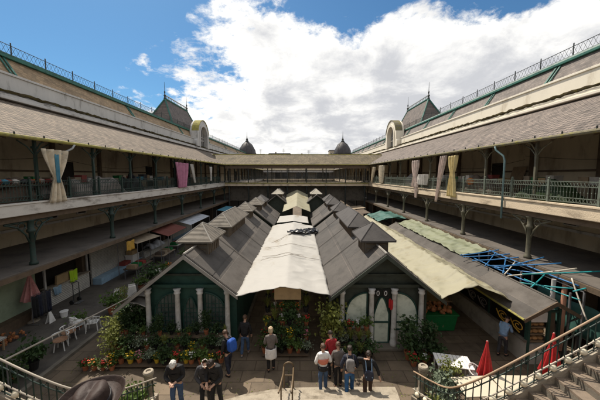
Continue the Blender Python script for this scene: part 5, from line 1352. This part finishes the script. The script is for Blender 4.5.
# fallen leaves and petals on the paving
lr_ = random.Random(12); m = MB()
for i in range(420):
    x = lr_.uniform(-9.3, 6.5); y = 8.9 + abs(lr_.gauss(0, 1.1)); a = lr_.uniform(0, 6.28); s_ = lr_.uniform(.015, .04)
    ca, sa = math.cos(a) * s_, math.sin(a) * s_
    m.quad((x - ca, y - sa, .006), (x + sa * .5, y - ca * .5, .012), (x + ca, y + sa, .02), (x - sa * .5, y + ca * .5, .010))
tag(m.build('fallen_leaves', 'leaf_light'), 'fallen leaves scattered over the paving before the flower stands', 'leaves', kind='stuff')
# ------------------------------------------------------------------ people
FOLD = bpy.data.textures.new('folds', 'CLOUDS'); FOLD.noise_scale = .11; FOLD.noise_depth = 2
def skin_mesh(verts, edges, name, m, parent, sub=2, root=0):
    me = bpy.data.meshes.new(name); me.from_pydata([v[0] for v in verts], edges, []); me.materials.append(M[m])
    o = bpy.data.objects.new(name, me); col.objects.link(o); o.parent = parent
    md = o.modifiers.new('skin', 'SKIN'); md.use_smooth_shade = True
    sv = me.skin_vertices[0].data
    for i, (p, r) in enumerate(verts): sv[i].radius = (r, r) if isinstance(r, (int, float)) else r
    for i in range(len(verts)): sv[i].use_root = (i == root)
    ss = o.modifiers.new('sub', 'SUBSURF'); ss.levels = sub; ss.render_levels = sub + (1 if name in ('jacket', 'trousers') else 0)
    if name in ('jacket', 'trousers'):
        dm = o.modifiers.new('folds', 'DISPLACE'); dm.texture = FOLD; dm.strength = .022; dm.mid_level = .5; dm.texture_coords = 'GLOBAL'
    return o
def person(loc, rz, label, lean=0, headbow=0, arms=None, stride=.12, top='fabric_black', legs='denim', hair='hair_dark', shoes='fabric_black', h=1.0, coat=.0, hairlen=.0, sole='fabric_black', bald=False, extra=None, hat=None, wide=1.0, turn=0, seated=False):
    """standing figure facing local +Y; lean and headbow in degrees"""
    t = thing('person', label, 'person', loc, rz)
    t.scale = (h,) * 3
    lr = R(lean); pel = Vector((0, 0, .93))
    def sp(d, fx=0): return pel + Vector((fx, math.sin(lr) * d, math.cos(lr) * d))
    waist, chest, nb = sp(.18), sp(.40), sp(.54)
    hb = lr + R(headbow)
    neck = nb + Vector((0, math.sin(hb) * .05, math.cos(hb) * .05)); 
    up = Vector((0, math.sin(hb), math.cos(hb))); fw = Vector((0, math.cos(hb), -math.sin(hb)))
    chin = neck + up * .05 + fw * .025; skull = chin + up * .085 - fw * .012; crown = skull + up * .028
    arms = arms or [((-.25, .02, 1.12), (-.24, .12, .88)), ((.25, .02, 1.12), (.24, .12, .88))]
    V = [(pel, (.135 * wide, .105)), (waist, (.10 * wide, .075)), (chest, (.105 * wide, .075)), (nb, (.06, .055)), (neck, (.052, .052)), (chin, (.066, .070)), (skull, (.076, .090)), (crown, (.060, .070)), (chin + fw * .095 + up * .052, (.013, .016))]
    E = [(0, 1), (1, 2), (2, 3), (3, 4), (4, 5), (5, 6), (6, 7), (6, 8)]
    jv, je = [(pel - Vector((0, 0, .04 + coat)), (.165 * wide + coat * .1, .135)), (pel + Vector((0, 0, .06)), (.155 * wide, .125)), (waist, (.155 * wide, .125)), (chest, (.195 * wide, .15)), (nb - (nb - chest) * .12, (.10, .095)), (nb + (nb - chest) * .15, (.07, .068))], [(0, 1), (1, 2), (2, 3), (3, 4), (4, 5)]
    for k, sg in ((0, -1), (1, 1)):
        sh = chest + (nb - chest) * .55 + Vector((sg * .165 * wide, 0, 0)); el = Vector(arms[k][0]); wr_ = Vector(arms[k][1])
        i = len(V); V += [(sh, (.052, .052)), (el, (.040, .040)), (wr_, (.027, .027))]; E += [(2, i), (i, i + 1), (i + 1, i + 2)]
        d = (wr_ - el).normalized(); s_ = d.cross(Vector((0, 0, 1)) if abs(d.z) < .9 else Vector((0, 1, 0))).normalized()
        palm = wr_ + d * .07; V.append((palm, (.034, .02))); pi2 = len(V) - 1; E.append((i + 2, pi2))
        curl = s_.cross(d) * (-.25)
        for q in range(4):
            b0 = palm + s_ * (-.027 + q * .018) + d * .02; ln = (.036, .042, .040, .030)[q]
            j = len(V); V += [(b0 + d * ln, (.0085, .0085)), (b0 + d * (ln * 1.75) + curl * .06, (.007, .007))]; E += [(pi2, j), (j, j + 1)]
        j = len(V); V += [(wr_ + d * .04 + s_ * .042, (.010, .010)), (wr_ + d * .075 + s_ * .055, (.0085, .0085))]; E += [(i + 2, j), (j, j + 1)]
        a = len(jv); jv += [(sh, (.078, .078)), (el, (.062, .062)), (el.lerp(wr_, .9), (.045, .045))]; je += [(3, a), (a, a + 1), (a + 1, a + 2)]
    lv, le = [(pel, (.15 * wide, .12)), (pel - Vector((0, 0, .08)), (.14 * wide, .12))], [(0, 1)]
    feet = []
    for sg in (-1, 1):
        hip = pel + Vector((sg * .09, 0, -.08)); off = stride * sg
        kn = Vector((sg * .10, off * .45 + .03, .50)); an = Vector((sg * .10, off - .02 + (0 if off > 0 else -.0), .09)); toe = an + Vector((sg * .02, .15, -.05))
        i = len(V); V += [(hip, (.085, .085)), (kn, (.055, .055)), (an, (.038, .038)), (toe, (.035, .03))]; E += [(0, i), (i, i + 1), (i + 1, i + 2), (i + 2, i + 3)]
        a = len(lv); lv += [(hip, (.10, .10)), (kn, (.074, .074)), (an + Vector((0, 0, .03)), (.062, .062))]; le += [(1, a), (a, a + 1), (a + 1, a + 2)]
        feet.append((an, toe))
    skin_mesh(V, E, 'body', 'skin', t, 2)
    skin_mesh(jv, je, 'jacket', top, t, 2, 2)
    skin_mesh(lv, le, 'trousers', legs, t, 2)
    for an, toe in feet:
        skin_mesh([(an + Vector((0, -.05, -.035)), (.045, .045)), (an + Vector((0, .03, -.035)), (.047, .047)), (toe + Vector((0, -.01, 0)), (.048, .035)), (toe + Vector((0, .06, -.01)), (.036, .026))], [(0, 1), (1, 2), (2, 3)], 'shoe', shoes, t, 1)
    if hair:
        m = MB(); c = skull + up * .02 - fw * .022
        rn = random.Random(hash(label) % 1000 if False else len(label))
        def hf(u, v):
            a = u * 2 * math.pi; e = math.pi / 2 - v * math.pi * .60 if not bald else .42 - v * .95
            s_ = Vector((1, 0, 0)); r = Vector((.094 * math.cos(e) * math.cos(a), .116 * math.cos(e) * math.sin(a), .108 * math.sin(e)))
            if r.y > .03 and e < .35: r *= .80
            if hairlen and r.y < .02 and e < .2: r.z -= hairlen * (v - .5) * 2
            r *= 1 + .03 * math.sin(a * 9 + v * 5) + .16 * mnoise.noise(Vector((r.x * 26, r.y * 26, r.z * 26 + len(label))))
            return c + s_ * r.x + fw * r.y + up * r.z
        m.grid(hf, 32, 18).build('hair', hair, t, smooth=True)
    for sg in (-1, 1):
        ec = skull + fw * .083 + Vector((sg * .031, 0, 0)) - up * .012
        MB().blob(ec, .011, 6, 4).build('eye', 'hair_dark', t)
    for sg in (-1, 1):
        ec = skull + Vector((sg * .084, 0, 0)) - up * .02 - fw * .005
        MB().blob(ec, .026, 7, 5, (.45, .7, 1.1)).build('ear', 'skin', t, smooth=True)
    if extra: extra(t, dict(pel=pel, waist=waist, chest=chest, nb=nb, up=up, fw=fw, skull=skull, lr=lr, crown=crown))
    return t
def backpack(m, strapm, w=.28, h=.42, d=.16, label='x', drop=0):
    def f(t, J):
        c = J['chest'].lerp(J['waist'], .35); a = J['lr']; bk = Vector((0, -math.cos(a), math.sin(a))); up = Vector((0, math.sin(a), math.cos(a)))
        mb = MB(); cc = c + bk * (.13 + d / 2) - up * drop
        def fn(u, v):
            th = u * 2 * math.pi; z = (v - .5) * 2
            k = (1 - abs(z) ** 4) ** .35
            x = w / 2 * k * abs(math.cos(th)) ** .5 * (1 if math.cos(th) > 0 else -1); y = d / 2 * k * abs(math.sin(th)) ** .5 * (1 if math.sin(th) > 0 else -1) * (1.15 - .25 * z)
            return cc + Vector((x, 0, 0)) + bk * y + up * (z * h / 2)
        b = mb.grid(fn, 28, 14).build('backpack', m, t, smooth=True)
        MB().box(-w * .36, w * .36, -.01, .03, -h * .3, h * .02).build('pocket', strapm, b).matrix_local = Matrix.Translation(cc + bk * (d / 2 + .0)) @ Matrix.Rotation(-a, 4, 'X')
        for sg in (-1, 1):
            MB().tube([cc + Vector((sg * .09, 0, 0)) + up * h * .4, J['nb'] + Vector((sg * .10, -.03, .03)), J['chest'] + Vector((sg * .12, .15, .02)), J['waist'] + Vector((sg * .15, .02, .0))], .018, 5).build('shoulder_strap', strapm, t)
    return f
G = 0
# people from behind, centre right
def coral(t, J):
    up = Vector((0, math.sin(J['lr']), math.cos(J['lr'])))
    m = MB().lathe([(.178, -.04), (.192, 0), (.195, .06), (.19, .115), (.18, .13)], J['waist'] + Vector((0, 0, .04)), 20, 1, .84); m.build('coral_band', 'fabric_coral', t, smooth=True)
    MB().lathe([(.175, -.02), (.188, 0), (.19, .13), (.178, .15)], J['pel'] + Vector((0, 0, -.06)), 20, 1, .84).build('black_hem', 'fabric_black', t, smooth=True)
person((.82, 9.15, .0), 8, 'person in white, coral and black jacket and grey jeans, seen from behind', 3, 5, [((-.27, -.02, 1.15), (-.22, .16, .98)), ((.27, -.02, 1.15), (.22, .18, 1.0))], .05, 'fabric_white', 'denim', 'hair_brown', extra=coral)
person((1.22, 9.85, 0), 12, 'person in dark red jacket bending towards the flowers, behind the white jacket', 14, 20, [((-.22, .12, 1.1), (-.16, .32, 1.05)), ((.24, .12, 1.12), (.18, .32, 1.05))], .04, 'fabric_red', 'fabric_black', 'hair_dark')
person((1.72, 8.95, 0), -4, 'person in dark jacket with grey backpack and bright blue jeans', 2, 10, [((-.27, -.02, 1.14), (-.26, .10, .90)), ((.27, .0, 1.14), (.24, .16, .93))], .14, 'fabric_navy', 'denim_bright', 'hair_dark', shoes='bread', h=1.03, extra=backpack('fabric_grey', 'fabric_greybrown'))
person((2.32, 8.8, 0), -6, 'person in black top with hands behind head, blue striped backpack and brown trousers', 0, 0, [((-.36, .02, 1.48), (-.12, -.10, 1.55)), ((.30, -.04, 1.16), (.36, -.12, .96))], .12, 'fabric_black', 'fabric_brown', 'hair_dark', shoes='fabric_greybrown', extra=backpack('fabric_navy', 'fabric_lightblue', .30, .34, .16, drop=.2))
person((1.38, 9.35, 0), 0, 'person half hidden in grey brown and dark clothes between the red and navy jackets', 4, 16, None, .05, 'fabric_greybrown', 'fabric_black', 'hair_brown', h=.95)
# lady with white apron
def apron(t, J):
    MB().grid(lambda u, v: (.205 * (1 + .12 * v) * math.cos(math.pi * 2 * u), .165 * (1 + .14 * v) * math.sin(math.pi * 2 * u), .98 - .40 * v + .012 * math.sin(u * 40)), 30, 8).build('apron', 'fabric_white', t, smooth=True, solid=.01)
person((-1.14, 10.2, 0), 10, 'fair haired person in grey brown top and white apron at the central flower stand', 4, 12, [((-.24, .04, 1.13), (-.14, .22, 1.10)), ((.24, .04, 1.13), (.14, .22, 1.10))], .05, 'fabric_greybrown', 'fabric_black', 'hair_blonde', hairlen=.08, extra=apron)
# blue backpack and dark coat in the aisle
person((-2.75, 10.0, 0), 55, 'person with bright blue backpack standing at the end of the left flower stand', 8, 22, None, .12, 'fabric_black', 'fabric_navy', 'hair_brown', extra=backpack('fabric_blue', 'fabric_navy', .34, .50, .24))
person((-2.35, 11.15, 0), -4, 'person in black coat and blue jeans walking away down the left aisle', 3, 5, None, .16, 'fabric_black', 'denim', 'hair_brown', shoes='fabric_grey', coat=.05)
# three in front, heads bowed, facing the camera
person((-3.55, 7.4, .90), 188, 'white haired person in black jacket and jeans looking down at their hands', 12, 38, [((-.25, .14, 1.15), (-.06, .34, 1.10)), ((.25, .14, 1.15), (.06, .34, 1.10))], .06, 'fabric_black', 'denim', 'hair_white', wide=1.1)
person((-2.80, 7.62, .75), 200, 'balding person in black leather jacket leaning forward beside a dark haired companion', 14, 30, [((-.26, .12, 1.12), (-.16, .26, .92)), ((.26, .12, 1.14), (.10, .32, 1.02))], .12, 'fabric_charcoal', 'fabric_black', 'hair_white', wide=1.1, bald=True)
person((-2.42, 7.45, .89), 165, 'dark haired person in long black coat bowing their head at the right of the trio', 13, 36, [((-.25, .12, 1.13), (-.10, .30, 1.0)), ((.25, .12, 1.13), (.12, .28, .98))], .08, 'fabric_black', 'fabric_black', 'hair_dark', coat=.12, wide=1.05)
# by the kiosk
person((8.62, 11.1, 0), -60, 'person in light blue shirt leaning at the side counter of the kiosk', 20, 15, [((-.22, .2, 1.12), (-.14, .42, 1.10)), ((.22, .2, 1.12), (.14, .42, 1.10))], .10, 'fabric_lightblue', 'fabric_charcoal', 'hair_dark')
# hat wearer
def hat(t, J):
    hm = bpy.data.objects.new('hat', None)
    c = J['skull'] + J['up'] * .055; a = -math.atan2(J['up'].y, J['up'].z)
    n = 40
    m = MB()
    prof = [(.012, .150), (.06, .148), (.098, .135), (.112, .10), (.118, .05), (.122, .012), (.14, .004), (.185, .004), (.212, .016), (.222, .034), (.216, .040), (.205, .026), (.18, -.006), (.14, -.012), (.10, -.012), (.02, -.01)]
    m.lathe(prof, k=n, sy=1.14); m.v = [(x * .9, y * .9, z) for x, y, z in m.v]
    m.v = [(x, y, z - .03 * math.exp(-(x / .03) ** 2) * (1 if z > .12 else 0) + (.055 * (abs(x) / .22) ** 2 if math.hypot(x, y) > .15 else 0)) for x, y, z in m.v]
    o = m.build('hat', 'hat_felt', t, smooth=True); o.matrix_local = Matrix.Translation(c) @ Matrix.Rotation(a, 4, 'X')
    o.modifiers.new('s', 'SUBSURF').render_levels = 1
    b = MB().lathe([(.109, .012), (.114, .014), (.112, .05), (.107, .052)], k=n, sy=1.14).build('hat_band', 'hat_band', o, smooth=True)
person((-1.43, 1.80, 4.42), 190, 'person in broad brimmed brown hat seen from above at the bottom left', 2, 4, None, .05, 'fabric_black', 'fabric_charcoal', 'hair_dark', extra=hat, h=1.0)
